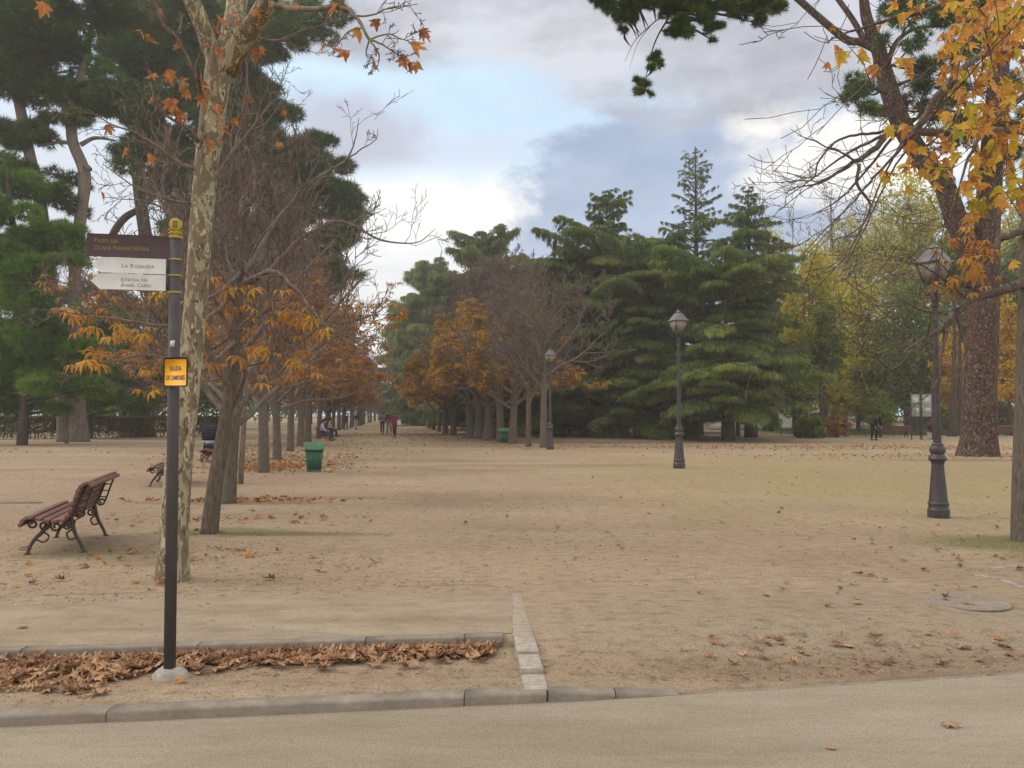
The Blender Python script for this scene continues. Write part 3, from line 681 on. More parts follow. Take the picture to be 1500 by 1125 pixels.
# ------------------------------------------------------------------ street lamps
def lathe_part(name, prof, mat, parent, sides=20, rot=0.0, smooth=True, loc=None):
    g = MB(); g.lathe(prof, sides, (0, 0, 0), rot); o = g.build(name, mat, parent, False)
    if smooth:
        o.data.polygons.foreach_set('use_smooth', np.ones(len(o.data.polygons), dtype=bool))
        e = o.modifiers.new('es', 'EDGE_SPLIT'); e.split_angle = R(35)
    if loc: o.location = loc
    return o
def make_lamp(loc, label):
    t = empty('street_lamp', loc, R(18), label, 'street lamp')
    lathe_part('base', [(.17, -.03), (.17, .13), (.155, .15), (.15, .2), (.163, .21), (.163, .235), (.15, .25), (.145, .27), (.098, .80), (.094, .88), (.105, .89), (.105, .92)], M['lamp_iron'], t, 12)
    lathe_part('collar', [(.10, .92), (.14, .94), (.145, .965), (.13, .99), (.108, 1.02), (.10, 1.04), (.118, 1.07), (.125, 1.11), (.112, 1.16), (.09, 1.18), (.095, 1.20), (.08, 1.22)], M['lamp_iron'], t, 24)
    pl_ = lathe_part('pole', [(.066, 1.22), (.058, 1.6), (.047, 3.45), (.047, 3.47), (.062, 3.48), (.062, 3.51), (.045, 3.53), (.05, 3.6), (.07, 3.66), (.04, 3.72)], M['lamp_iron'], t, 16)
    q = math.pi / 4; k = math.sqrt(2)
    # bracket arms carrying the lantern
    g = MB()
    for a in range(4):
        aa = math.pi / 4 + a * math.pi / 2; d = Vector((math.cos(aa), math.sin(aa), 0))
        g.tube([d * .03 + Vector((0, 0, 3.66)), d * .15 + Vector((0, 0, 3.70)), d * .21 + Vector((0, 0, 3.78)), d * .165 + Vector((0, 0, 3.875))], .012, 6)
    g.build('bracket', M['lamp_iron'], t, True)
    g = MB(); b, tp = .115, .20
    for a in range(4):
        aa = math.pi / 4 + a * math.pi / 2
        g.tube([(b * k * math.cos(aa), b * k * math.sin(aa), 3.87), (tp * k * math.cos(aa), tp * k * math.sin(aa), 4.20)], .014, 6)
    for rr_, zz_ in ((b * k, 3.872), (tp * k, 4.198)): g.tube([(rr_ * math.cos(math.pi / 4 + a * math.pi / 2), rr_ * math.sin(math.pi / 4 + a * math.pi / 2), zz_) for a in range(5)], .011, 6)
    g.build('lantern_frame', M['lamp_iron'], t)
    lathe_part('lantern_floor', [(b * k * .3, 3.84), (b * k * 1.08, 3.855), (b * k * 1.08, 3.88), (b * k, 3.885)], M['lamp_iron'], t, 4, q, False)
    lathe_part('lantern_roof', [(tp * k * 1.04, 4.19), (tp * k * 1.14, 4.20), (tp * k * 1.14, 4.225), (.19 * k, 4.255), (.095 * k, 4.41), (.075 * k, 4.43), (.06, 4.44)], M['lamp_roof'], t, 4, q, False)
    lathe_part('finial', [(.055, 4.44), (.075, 4.455), (.06, 4.485), (.03, 4.50), (.012, 4.54), (.004, 4.55)], M['lamp_roof'], t, 12)
    for a in range(4):
        g = MB(); a0 = math.pi / 4 + a * math.pi / 2; a1 = a0 + math.pi / 2; f = .985
        g.add([(b * k * f * math.cos(a0), b * k * f * math.sin(a0), 3.887), (b * k * f * math.cos(a1), b * k * f * math.sin(a1), 3.887), (tp * k * f * math.cos(a1), tp * k * f * math.sin(a1), 4.188), (tp * k * f * math.cos(a0), tp * k * f * math.sin(a0), 4.188)], [(0, 1, 2, 3)])
        o = g.build('glass_pane', M['lamp_glass'], t); s_ = o.modifiers.new('s', 'SOLIDIFY'); s_.thickness = .004
    return t
M['lamp_roof'] = mat_plain('lamp_roof', (.13, .12, .13), .45, .2, 12, .1, .1)
m, nt, b = nodes_of('lamp_glass'); b.inputs['Base Color'].default_value = (.24, .205, .165, 1); b.inputs['Roughness'].default_value = .55; b.inputs['Transmission Weight'].default_value = .12; M['lamp_glass'] = m
GL = 'street lamps along the avenue'
lamp0 = make_lamp(gp(995, 686), 'iron street lamp standing alone on the gravel in front of the big cedar'); lamp0['group'] = GL; lamp0.scale = (1.01,) * 3
for (px, py, sc, rz, lab) in ((1375, 758, .915, .5, 'iron street lamp in the right foreground, its lantern hidden among bare plane twigs'),
                             (806, 658.5, .99, .2, 'iron street lamp beside the first trunk of the right-hand chestnut row'),
                             (723, 643, .92, .6, 'half hidden iron street lamp beside the small green bin in the right row'),
                             (664, 636, .93, .1, 'farthest iron street lamp, standing deep in the right-hand chestnut row')):
    c = copy_tree(lamp0); c.location = gp(px, py); c.scale = (sc,) * 3; c.rotation_euler.z = R(18) + rz * .5; c['label'] = lab

# ------------------------------------------------------------------ signpost
sp = gp(248.5, 978, 0.0); YS = sp.y
def sz(py): return at(248.5, py, YS).z
sp = empty('signpost', (sp.x, sp.y, 0), 0, 'dark signpost with three fingerboards and a small amber plate beside the kerb', 'signpost')
zt = sz(350)
g = MB(); g.tube([(0, 0, -.06), (0, 0, zt)], .0355, 24); g.build('post', M['post_paint'], sp, True)
g = MB()
for i_, (w, z0, z1) in enumerate(((.15, -.03, .02), (.10, .02, .05))): pass
ring = []
prof = [(.112, -.06), (.108, .0), (.094, .028), (.06, .042), (.0, .044)]
for r_, z_ in prof[:-1]:
    for k in range(12):
        a = 2 * math.pi * k / 12; rr_ = r_ * (1 + .13 * math.sin(3 * a + 1) + .06 * math.sin(7 * a)); ring.append((rr_ * math.cos(a) * 1.02, rr_ * .8 * math.sin(a), z_ - .045))
ring.append((0, 0, .008)); nn = 12
Q = [(i_ * nn + k, i_ * nn + (k + 1) % nn, (i_ + 1) * nn + (k + 1) % nn, (i_ + 1) * nn + k) for i_ in range(3) for k in range(nn)]
g.add(ring, Q); g.f.setdefault(3, []).append((np.array([(3 * nn + k, 3 * nn + (k + 1) % nn, 4 * nn) for k in range(nn)]), np.zeros(nn)))
g.build('footing', M['concrete'], sp, False, bevel=.01)
for py in (380.5, 404, 428.5):
    lathe_part('gold_band', [(.0362, sz(py + 1.3)), (.0385, sz(py + .9)), (.0385, sz(py - .9)), (.0362, sz(py - 1.3))], M['gold'], sp, 24)
cap = lathe_part('cap', [(.036, sz(350)), (.041, sz(349.3)), (.041, sz(347)), (.036, sz(346)), (.034, sz(344.5)), (.042, sz(343.5)), (.044, sz(341.5)), (.037, sz(340.5)), (.036, sz(339)), (.045, sz(338)), (.0455, sz(337)), (.02, sz(336))], M['gold'], sp, 24)
g = MB(); zc = sz(329); g.tube([(0, -.012, zc), (0, .012, zc)], .040, 28); disc = g.build('finial_disc', M['gold'], sp, False, bevel=.004)
def text(body, size, mat, parent, loc, rx=90, name='lettering', align='LEFT', sx=1.0, space=1.0, ext=.0006, rz=0, bold=0.0):
    cu = bpy.data.curves.new(name, 'FONT'); cu.body = body; cu.size = size; cu.extrude = ext; cu.align_x = align; cu.space_character = space; cu.offset = bold
    o = bpy.data.objects.new(name, cu); C.objects.link(o); dg = bpy.context.evaluated_depsgraph_get(); dg.update()
    me = bpy.data.meshes.new_from_object(o.evaluated_get(dg)); bpy.data.objects.remove(o)
    o = bpy.data.objects.new(name, me); C.objects.link(o); me.materials.append(mat); o.parent = parent; o.location = loc; o.rotation_euler = (R(rx), 0, R(rz)); o.scale = (sx, 1, 1); return o
# emblem on the disc: a crown over three upright marks
g = MB()
for x in (-.011, .0, .011): g.box((x, -.0135, zc - .004), (.004, .003, .026))
g.box((0, -.0135, zc - .019), (.028, .003, .003)); g.box((0, -.0135, zc + .014), (.026, .003, .0035))
for x in (-.01, 0, .01): g.box((x, -.0135, zc + .019), (.003, .003, .008))
g.build('emblem', M['ink_dark'] if 'ink_dark' in M else M['post_paint'], disc)
# boards, turned slightly so that their tips come nearer
bd = empty('tmp', (0, 0, 0)); bpy.data.objects.remove(bd)
ANG = R(9)
def brd(name, poly, mat, parent=sp, th=.012):
    g = MB(); g.prism(poly, -th / 2, th / 2); o = g.build(name, mat, parent, False, bevel=.0015); o.rotation_euler = (0, 0, ANG); return o
def lx(px): return (px - 248.5) / F * YS / math.cos(ANG) * 1.0
z1, z2 = sz(347), sz(379.5)
b1 = brd('street_name_board', [(lx(128), z1 + .004), (lx(128), z2 + .006), (-.03, z2), (-.03, z1)], M['board_brown'])
def smallcaps(line, x, z, big, parent, mat, sxx=.95, rz=0):
    """capitals with the first letter of each word larger"""
    cx = x
    for wi, (wd, caps) in enumerate(line):
        if caps:
            o = text(wd[0], big, mat, parent, (cx, -.0067, z), sx=sxx); wq = max(v.co.x for v in o.data.vertices) * sxx; cx += wq + big * .07; rest = wd[1:]
        else: rest = wd
        o = text(rest.upper(), big * .78, mat, parent, (cx, -.0067, z), sx=sxx, space=1.05); wq = max(v.co.x for v in o.data.vertices) * sxx; cx += wq + big * .36
    return cx
M['gold_ink'] = mat_plain('gold_ink', (.30, .19, .045), .6, .1, 20, 0, 0)
M['grey_ink'] = mat_plain('grey_ink', (.17, .165, .165), .6, .1, 20, 0, 0)
smallcaps([('Paseo', True), ('del', False)], lx(137.5), sz(358.5), .038, b1, M['gold_ink'], .86)
smallcaps([('Duque', True), ('Fernán', True), ('Núñez', True)], lx(137.5), sz(369), .038, b1, M['gold_ink'], .86)
def arrow_poly(y0, y1, tip, sh, xr=235.5): return [(lx(tip), (sz(y0) + sz(y1)) / 2 + .004), (lx(sh), sz(y1) + .003), (lx(xr), sz(y1)), (lx(xr), sz(y0)), (lx(sh), sz(y0) + .003)]
for (y0, y1, tip, sh, lines) in ((380.5, 402, 135, 147, [([('La', True), ('Rosaleda', True)], 175, 394.2)]), (404, 426, 134, 146, [([('Estatua', True), ('del', False)], 174, 413.8), ([('Ángel', True), ('Caído', True)], 174.5, 421.8)])):
    a = brd('arrow_board', arrow_poly(y0, y1, tip, sh), M['board_white'])
    g = MB(); zm = (sz(y0) + sz(y1)) / 2; g.box(((lx(235.5) - .03) / 2, 0, zm), (abs(lx(235.5)) - .03, .010, sz(y0) - sz(y1) - .004)); h = g.build('holder', M['post_paint'], sp); h.rotation_euler = (0, 0, ANG)
    for ln, x0, yb in lines: smallcaps(ln, lx(x0), sz(yb), .037 if len(lines) == 1 else .033, a, M['grey_ink'], .92)
# amber plate
def rrect(x0, x1, z0, z1, r, n=5):
    P = []
    for (cx, cz, a0) in ((x1 - r, z1 - r, 0), (x0 + r, z1 - r, 90), (x0 + r, z0 + r, 180), (x1 - r, z0 + r, 270)):
        for k in range(n + 1): a = R(a0 + 90 * k / n); P.append((cx + r * math.cos(a), cz + r * math.sin(a)))
    return P[::-1]
xa, xb = (240.5 - 248.5) / F * YS, (279.5 - 248.5) / F * YS
pa = R(-14)
g = MB(); g.prism(rrect(xa, xb, sz(567), sz(524.5), .012), -.052, -.044); pf = g.build('warning_plate', M['black'], sp); pf.rotation_euler.z = pa
g = MB(); g.prism(rrect(xa + .009, xb - .006, sz(565), sz(527), .009), -.054, -.0515); pp = g.build('amber_face', M['amber'], pf)
M['ink_dark'] = M['ink']
text('SALIDA', .040, M['ink'], pf, ((xa + xb) / 2 + .002, -.0545, sz(543.5)), align='CENTER', sx=.62, bold=.0007)
text('DE CAMIONES', .040, M['ink'], pf, ((xa + xb) / 2 + .002, -.0545, sz(557)), align='CENTER', sx=.50, bold=.0007)
g = MB(); zz = sz(504)
for k in range(3): g.box((-.008 + k * .010, -.036, zz + random.uniform(-.006, .006)), (.006, .002, .04), ry=.15)
g.box((.002, -.0355, zz), (.026, .002, .032)); g.build('torn_sticker', M['sticker'], sp)

# ------------------------------------------------------------------ bins
def make_bin(loc, label):
    t = empty('litter_bin', loc, 0, label, 'litter bin')
    n = 26; g = MB()
    for k in range(n):
        a = 2 * math.pi * k / n; w = 2 * math.pi / n * .31
        V = []
        for r_, z_ in ((.215, .06), (.275, .63)):
            for rr_ in (r_, r_ - .012):
                for s_ in (-w, w): V.append((rr_ * math.cos(a + s_), rr_ * math.sin(a + s_), z_))
        g.add(V, [(0, 1, 5, 4), (2, 6, 7, 3), (0, 4, 6, 2), (1, 3, 7, 5), (4, 5, 7, 6), (0, 2, 3, 1)])
    g.build('slats', M['bin_green'], t)
    lathe_part('base_ring', [(.20, .0), (.225, .0), (.228, .07), (.20, .07)], M['bin_green'], t, 26)
    lathe_part('liner', [(.195, .02), (.25, .64)], M['bin_liner'], t, 26)
    lathe_part('dark_band', [(.277, .60), (.283, .60), (.286, .665), (.28, .665)], M['bin_liner'], t, 26)
    lathe_part('rim', [(.279, .665), (.287, .665), (.315, .83), (.31, .85), (.285, .85), (.27, .75), (.26, .74)], M['bin_rim'], t, 26)
    return t
M['bin_liner'] = mat_plain('bin_liner', (.014, .035, .024), .7, .2, 10)
bin0 = make_bin(gp(460, 691), 'green slatted litter bin with flared rim standing at the left of the avenue'); bin0['group'] = 'green litter bins'
bin0.scale = (.88, .88, .91)
c = copy_tree(bin0); c.location = gp(738, 649); c.scale = (.95,) * 3; c['label'] = 'green litter bin between trunks of the right-hand chestnut row'

# ------------------------------------------------------------------ benches
def spiral(c, r, a0, turns, plane=None, n=14, shrink=.25):
    P = []
    for k in range(n + 1):
        t = k / n; a = a0 + turns * 2 * math.pi * t; rr_ = r * (1 - (1 - shrink) * t); P.append((c[0] + rr_ * math.cos(a), c[1] + rr_ * math.sin(a)))
    return P
def make_bench(loc, rz, label, L=1.75):
    t = empty('park_bench', loc, rz, label, 'bench')
    # side profile (y depth, z height); front at -y
    prof = [(-.34, .36), (-.315, .405), (-.25, .425), (-.17, .405), (-.09, .385), (-.01, .375), (.065, .385)]
    back = [(.115, .43), (.145, .50), (.17, .57), (.195, .64), (.22, .705), (.255, .76), (.31, .785), (.355, .765)]
    def slats(pts, name, w):
        g = MB()
        for i, (y, z) in enumerate(pts):
            a = pts[max(i - 1, 0)]; b_ = pts[min(i + 1, len(pts) - 1)]; an = math.atan2(b_[1] - a[1], b_[0] - a[0])
            g.box((random.uniform(-.006, .006), y, z), (L, w, .038), rx=an)
        return g.build(name, M['bench_wood'], t, False, bevel=.008)
    slats(prof, 'seat', .068); slats(back, 'backrest', .062)
    for sx in (-1, 1):
        X = sx * (L / 2 - .20); g = MB()
        def tb(P, r=.013): g.tube([(X, y, z) for y, z in P], r, 6)
        tb([(-.345, .335)] + [(y, z - .026) for y, z in prof[1:]] + [(.10, .40)] + [(y + .028, z - .006) for y, z in back[:6]] + [(.31, .755), (.345, .735)], .012)
        tb(spiral((-.26, .335), .055, R(100), 1.3)); tb(spiral((-.15, .315), .062, R(60), -1.4)); tb(spiral((-.03, .30), .06, R(110), 1.4)); tb(spiral((.08, .31), .055, R(80), -1.4))
        tb(spiral((.20, .44), .05, R(190), 1.3))
        tb([(.24, .44), (.27, .52), (.30, .62), (.335, .72)], .011)
        for q in (.50, .58, .66): tb([(.165 + (q - .5) * .35, q), (.262 + (q - .5) * .36, q)], .008)
        g.build('scroll_frame', M['bench_iron'], t, True)
        for y0, pts in ((0, [(-.12, .33), (-.17, .24), (-.24, .17), (-.29, .08), (-.315, .0)]), (1, [(.12, .40), (.14, .30), (.17, .20), (.22, .10), (.26, .0)])):
            g = MB(); pp_, pr_, _ = smooth_path([(X, y, z) for y, z in pts], [.024, .023, .021, .019, .018], 4); g.tube(pp_, pr_, 8)
            p2 = [(-.16, .25), (-.10, .19), (-.15, .13), (-.235, .165)] if y0 == 0 else [(.15, .27), (.08, .22), (.11, .15), (.18, .165)]
            pp_, _, _ = smooth_path([(X, y, z) for y, z in p2], [.011] * 4, 4); g.tube(pp_, .011, 6); g.box((X, pts[-1][0], .006), (.05, .06, .014)); g.build('leg', M['bench_iron'], t, True)
    g = MB(); g.tube([(-L / 2 + .2, -.03, .25), (L / 2 - .2, -.03, .25)], .008, 6); g.build('tie_rod', M['bench_iron'], t)
    return t
GB = 'wood and cast iron park benches'
pb = gp(84, 812)
bench0 = make_bench((pb.x - .21, pb.y + .72, 0), R(-74), 'reddish slatted bench with curled iron legs, alone on the left foreground sand'); bench0['group'] = GB
bench0.scale = (1.0,) * 3
p2 = gp(226, 712)
for (p, rz, lab, sc) in ((Vector((p2.x + .1, p2.y + .55, 0)), R(-74), 'slatted bench partly hidden behind the dark signpost', 1.0),
                     (gp(298, 678) + Vector((.1, .7, 0)), R(-76), 'bench with a dark pushchair behind it, seen past the plane trunk', 1.0),
                     (gp(468, 646) + Vector((0, .8, 0)), R(97), 'bench at the left edge of the avenue with people sitting on it', 1.0),
                     (gp(479, 640) + Vector((.0, .8, 0)), R(97), 'farther bench of the pair with sitting people on the avenue', 1.0),
                     (gp(1308, 641), R(176), 'long brown bench on the grass edge right of the person in black', 1.3),
                     (gp(1470, 641), R(176), 'bench on the grass behind the lamp and the big pine trunk', 1.3)):
    c = copy_tree(bench0); c.location = p; c.rotation_euler.z = rz; c['label'] = lab; c.scale = (sc, 1, 1)

# ------------------------------------------------------------------ pushchair
pc = gp(306, 676); pc = empty('pushchair', (pc.x - .1, pc.y + .4, 0), R(15), 'dark pushchair with black hood and red basket behind a bench', 'pushchair')
g = MB()
for k in range(9):
    a0 = R(-20 + 150 * k / 9); a1 = R(-20 + 150 * (k + 1) / 9)
    V = []
    for a in (a0, a1):
        for x, s_ in ((-.25, .9), (-.2, 1), (.2, 1), (.25, .9)): V.append((x, .06 - math.cos(a) * .33 * s_, .82 + math.sin(a) * .36 * s_))
    g.add(V, [(0, 1, 5, 4), (1, 2, 6, 5), (2, 3, 7, 6)])
o = g.build('hood', cl((.02, .02, .028)), pc, True); s_ = o.modifiers.new('s', 'SOLIDIFY'); s_.thickness = .015
g = MB(); g.box((0, .20, .72), (.42, .05, .55), rx=-.35); g.box((0, -.03, .50), (.42, .40, .06), rx=.1); g.box((0, -.26, .38), (.40, .05, .26), rx=.3); g.build('seat', cl((.025, .022, .035)), pc, bevel=.02)
g = MB(); g.box((0, -.15, .60), (.30, .20, .10), rx=-.5); g.build('blanket', cl((.50, .53, .62)), pc, bevel=.03)
g = MB(); g.box((0, .08, .26), (.36, .40, .15)); g.build('basket', cl((.30, .045, .03)), pc, bevel=.03)
g = MB()
for x in (-.24, .24):
    g.tube([(x, -.38, .12), (x, -.1, .42), (x, .30, .85), (x, .48, 1.02)], .013, 6); g.tube([(x, .34, .14), (x, .1, .42), (x, -.1, .62)], .013, 6)
g.tube([(-.24, .48, 1.02), (.24, .48, 1.02)], .016, 6); g.tube([(-.24, -.27, .63), (0, -.36, .66), (.24, -.27, .63)], .016, 6); g.build('frame', M['metal_grey'], pc, True)
for x in (-.25, .25):
    for y in (-.38, .34):
        g = MB(); P = [(x, y + .11 * math.cos(a), .125 + .11 * math.sin(a)) for a in np.linspace(0, 2 * math.pi, 17)]; g.tube(P, .016, 6, False)
        for a in (0, 1, 2): g.tube([(x, y + .1 * math.cos(a * 1.05), .125 + .1 * math.sin(a * 1.05)), (x, y - .1 * math.cos(a * 1.05), .125 - .1 * math.sin(a * 1.05))], .006, 4)
        g.build('wheel', M['black'], pc, True)

# ------------------------------------------------------------------ people
def skin_mesh(name, verts, edges, rads, mat, parent, root=0, sub=1, extra=None):
    me = bpy.data.meshes.new(name); me.from_pydata([tuple(v) for v in verts], edges, []); me.update()
    o = bpy.data.objects.new(name, me); C.objects.link(o)
    sk = o.modifiers.new('sk', 'SKIN'); sk.use_smooth_shade = True
    for i, sv in enumerate(me.skin_vertices[0].data):
        r_ = rads[i]; sv.radius = r_ if isinstance(r_, tuple) else (r_, r_); sv.use_root = (i == root)
    ss = o.modifiers.new('ss', 'SUBSURF'); ss.levels = sub; ss.render_levels = sub
    dg = bpy.context.evaluated_depsgraph_get(); dg.update()
    nm = bpy.data.meshes.new_from_object(o.evaluated_get(dg)); bpy.data.objects.remove(o)
    if extra:
        bm = bmesh.new(); bm.from_mesh(nm)
        tmp = bpy.data.meshes.new('t'); e = extra.build('t', None); bm.from_mesh(e.data); bpy.data.objects.remove(e); bm.to_mesh(nm); bm.free()
    n = bpy.data.objects.new(name, nm); C.objects.link(n); nm.materials.clear(); nm.materials.append(mat); n.parent = parent
    nm.polygons.foreach_set('use_smooth', np.ones(len(nm.polygons), dtype=bool)); return n
def person(loc, rz, label, pose='walk', H=1.7, top=(.1, .1, .1), bottom=(.03, .03, .04), hair=(.04, .025, .02), coat=.0, hairlen=0.0, ph=1, arms=None, group=None, shoes=(.03, .025, .02), hat=None):
    t = empty('person', loc, rz, label, 'person', group, scale=H / 1.74)
    V3 = Vector
    if pose == 'sit':
        J = dict(pel=V3((0, .05, .50)), spi=V3((0, .08, .72)), che=V3((0, .06, .92)), nec=V3((0, .03, 1.05)), hb=V3((0, 0, 1.11)), hm=V3((0, -.02, 1.20)), ht=V3((0, -.01, 1.28)))
        for s, n in ((-1, 'l'), (1, 'r')):
            J['sh' + n] = V3((s * .18, .05, .97)); J['el' + n] = V3((s * .23, .0, .72)); J['wr' + n] = V3((s * .14, -.2, .60)); J['ha' + n] = V3((s * .09, -.27, .57))
            J['hi' + n] = V3((s * .09, .03, .50)); J['kn' + n] = V3((s * .11, -.40, .52)); J['an' + n] = V3((s * .11, -.42 + .04 * s, .10)); J['to' + n] = V3((s * .12, -.56 + .04 * s, .045))
    elif pose == 'bend':
        J = dict(pel=V3((0, .06, .93)), spi=V3((0, -.06, 1.12)), che=V3((0, -.24, 1.27)), nec=V3((0, -.36, 1.31)), hb=V3((0, -.41, 1.31)), hm=V3((0, -.49, 1.29)), ht=V3((0, -.56, 1.26)))
        for s, n in ((-1, 'l'), (1, 'r')):
            J['sh' + n] = V3((s * .18, -.27, 1.27)); J['el' + n] = V3((s * .24, -.24, 1.0)); J['wr' + n] = V3((s * .2, -.36, .80)); J['ha' + n] = V3((s * .19, -.39, .72))
            J['hi' + n] = V3((s * .09, .05, .92)); J['kn' + n] = V3((s * .1, .0 - .05 * s, .5)); J['an' + n] = V3((s * .1, .08 - .06 * s, .09)); J['to' + n] = V3((s * .11, -.07 - .06 * s, .04))
    else:
        J = dict(pel=V3((0, 0, .95)), spi=V3((0, .01, 1.15)), che=V3((0, .0, 1.34)), nec=V3((0, 0, 1.48)), hb=V3((0, -.01, 1.54)), hm=V3((0, -.025, 1.62)), ht=V3((0, -.015, 1.70)))
        for s, n in ((-1, 'l'), (1, 'r')):
            q = s * ph * (1 if pose == 'walk' else .15)
            J['sh' + n] = V3((s * .18, .0, 1.41)); J['el' + n] = V3((s * .235, .03 + .07 * q, 1.14)); J['wr' + n] = V3((s * .235, -.06 + .15 * q, .92)); J['ha' + n] = V3((s * .23, -.08 + .17 * q, .84))
            J['hi' + n] = V3((s * .09, 0, .93)); J['kn' + n] = V3((s * .1, -.04 - .13 * q, .50)); J['an' + n] = V3((s * .1, .03 - .20 * q + (.0 if q > 0 else .06), .09 + (.0 if q > 0 else .05))); J['to' + n] = V3((s * .11, -.11 - .20 * q, .045))
    K = list(J); ix = {k: i for i, k in enumerate(K)}
    def E(*p): return [(ix[a], ix[b]) for a, b in zip(p[:-1], p[1:])]
    edges = E('pel', 'spi', 'che', 'nec', 'hb', 'hm', 'ht') + E('che', 'shl', 'ell', 'wrl', 'hal') + E('che', 'shr', 'elr', 'wrr', 'har') + E('pel', 'hil', 'knl', 'anl', 'tol') + E('pel', 'hir', 'knr', 'anr', 'tor')
    rad = dict(pel=.115, spi=.105, che=.12, nec=.052, hb=.062, hm=.088, ht=.06)
    for n in 'lr': rad.update({'sh' + n: .062, 'el' + n: .042, 'wr' + n: .028, 'ha' + n: .034, 'hi' + n: .09, 'kn' + n: .058, 'an' + n: .04, 'to' + n: .035})
    ex = MB()
    for n, s in (('l', -1), ('r', 1)):
        d = unit(J['ha' + n] - J['wr' + n]); sd = unit(d.cross(Vector((0, 0, 1)) if abs(d.z) < .8 else Vector((1, 0, 0))))
        for k in range(4):
            b_ = J['ha' + n] + sd * (.012 * (k - 1.5)) * 1.3; L = (.062, .072, .068, .052)[k]; ex.tube([b_, b_ + d * L * .6, b_ + d * L + Vector((0, -.012, 0))], [.009, .008, .006], 5)
        ex.tube([J['wr' + n] + sd * .02 + d * .03, J['ha' + n] + sd * .04 + d * .005, J['ha' + n] + sd * .042 + d * .03], [.011, .009, .007], 5)
    hd = unit(J['ht'] - J['hb']); fw = Vector((0, -1, 0)) if pose != 'bend' else Vector((0, -.3, -1)).normalized()
    ex.tube([J['hm'] + fw * .075 + hd * .005, J['hm'] + fw * .105 - hd * .02], [.008, .013], 6)       # nose
    for s in (-1, 1): ex.ball(J['hm'] + Vector((s * .083, .01, 0)), .02, 5, (.5, 1, 1.4))
    skin_mesh('body', [J[k] for k in K], edges, [rad[k] for k in K], M['skin'], t, 0, 1, ex)
    # jacket
    Kj = ['pel', 'spi', 'che', 'nec', 'shl', 'ell', 'wrl', 'shr', 'elr', 'wrr']; ij = {k: i for i, k in enumerate(Kj)}
    ej = [(ij[a], ij[b]) for a, b in (('pel', 'spi'), ('spi', 'che'), ('che', 'nec'), ('che', 'shl'), ('shl', 'ell'), ('ell', 'wrl'), ('che', 'shr'), ('shr', 'elr'), ('elr', 'wrr'))]
    rj = dict(pel=.145, spi=.14, che=.155, nec=.07, shl=.085, ell=.064, wrl=.05, shr=.085, elr=.064, wrr=.05); vj = [J[k].copy() for k in Kj]; rl = [rj[k] for k in Kj]
    if coat > 0: vj.append(J['pel'] + Vector((0, .0, -coat))); rl.append(.18); ej.append((0, len(vj) - 1))
    skin_mesh('jacket', vj, ej, rl, cl(top), t, 2)
    Kt = ['pel', 'hil', 'knl', 'anl', 'hir', 'knr', 'anr']; it = {k: i for i, k in enumerate(Kt)}
    et = [(it[a], it[b]) for a, b in (('pel', 'hil'), ('hil', 'knl'), ('knl', 'anl'), ('pel', 'hir'), ('hir', 'knr'), ('knr', 'anr'))]
    rt_ = dict(pel=.13, hil=.105, knl=.075, anl=.06, hir=.105, knr=.075, anr=.06)
    skin_mesh('trousers', [J[k] for k in Kt], et, [rt_[k] for k in Kt], cl(bottom), t, 0)
    for n in 'lr':
        g = MB(); a = J['an' + n] + Vector((0, .05, -.04)); b_ = J['to' + n] + Vector((0, -.01, 0)); g.tube([a, a.lerp(b_, .5), b_], [.045, .05, .035], 8); g.build('shoe', cl(shoes), t, True)
    g = MB(); c_ = J['hm'] + hd * .025 - fw * .018; g.ball(c_, .098, 8, (.95, 1.0, 1.08))
    if hairlen: g.tube([c_ - fw * .06, c_ - fw * .08 - hd * hairlen * .5, c_ - fw * .06 - hd * hairlen], [.07, .075, .05], 8)
    g.build('hair', cl(hair), t, True)
    return t
def P_(px, py): return gp(px, py)
person(P_(560, 636), R(4), 'walker in a brown jacket and dark trousers, left of the walking trio', 'walk', 1.66, (.20, .11, .09), (.035, .03, .03), (.12, .09, .07))
person(P_(570, 636.5), R(0), 'tall walker in a dark red jacket in the middle of the walking trio', 'walk', 1.85, (.11, .05, .06), (.19, .155, .11), (.16, .11, .085), ph=-1)
wr = person(P_(578, 640), R(-5), 'walker in a red coat with a white bag, right of the walking trio', 'walk', 1.68, (.23, .045, .055), (.05, .03, .04), (.12, .06, .04), coat=.28, hairlen=.16)
hb = empty('shoulder_bag', wr.location + Vector((.30, -.06, .84)), 0, 'white shoulder bag hanging beside the red coated walker', 'bag')
g = MB(); g.prism([(-.09, 0), (-.11, .28), (.09, .34), (.13, .02)], -.05, .05); g.build('bag_body', cl((.75, .73, .76)), hb, bevel=.02)
g = MB(); g.tube([(-.1, 0, .27), (-.16, 0, .45), (-.13, 0, .60), (.0, 0, .45), (.08, 0, .32)], .01, 5); g.build('strap', cl((.6, .58, .6)), hb, True)
person(P_(497, 628.8), R(0), 'far walker in a pale pink top at the left end of the avenue', 'walk', 1.75, (.42, .34, .36), (.20, .10, .10), (.15, .12, .10))
person(P_(506.5, 630), R(178), 'far walker all in dark clothes near the end of the avenue', 'walk', 1.7, (.035, .03, .035), (.03, .028, .03), ph=-1)
person(P_(521.5, 629), R(175), 'far walker in a dark top and pale jeans in the middle of the avenue', 'walk', 1.7, (.04, .03, .045), (.33, .33, .40))
b4 = gp(468, 646) + Vector((0, .8, 0)); ax = Vector((math.cos(R(97)), math.sin(R(97)), 0)); ft = Vector((math.sin(R(97)), -math.cos(R(97)), 0))
person(b4 - ax * .55 + ft * .1, R(97), 'person in a pale lilac top with dark hair sitting nearest on the avenue bench', 'sit', 1.68, (.50, .45, .55), (.06, .055, .13), hairlen=.2)
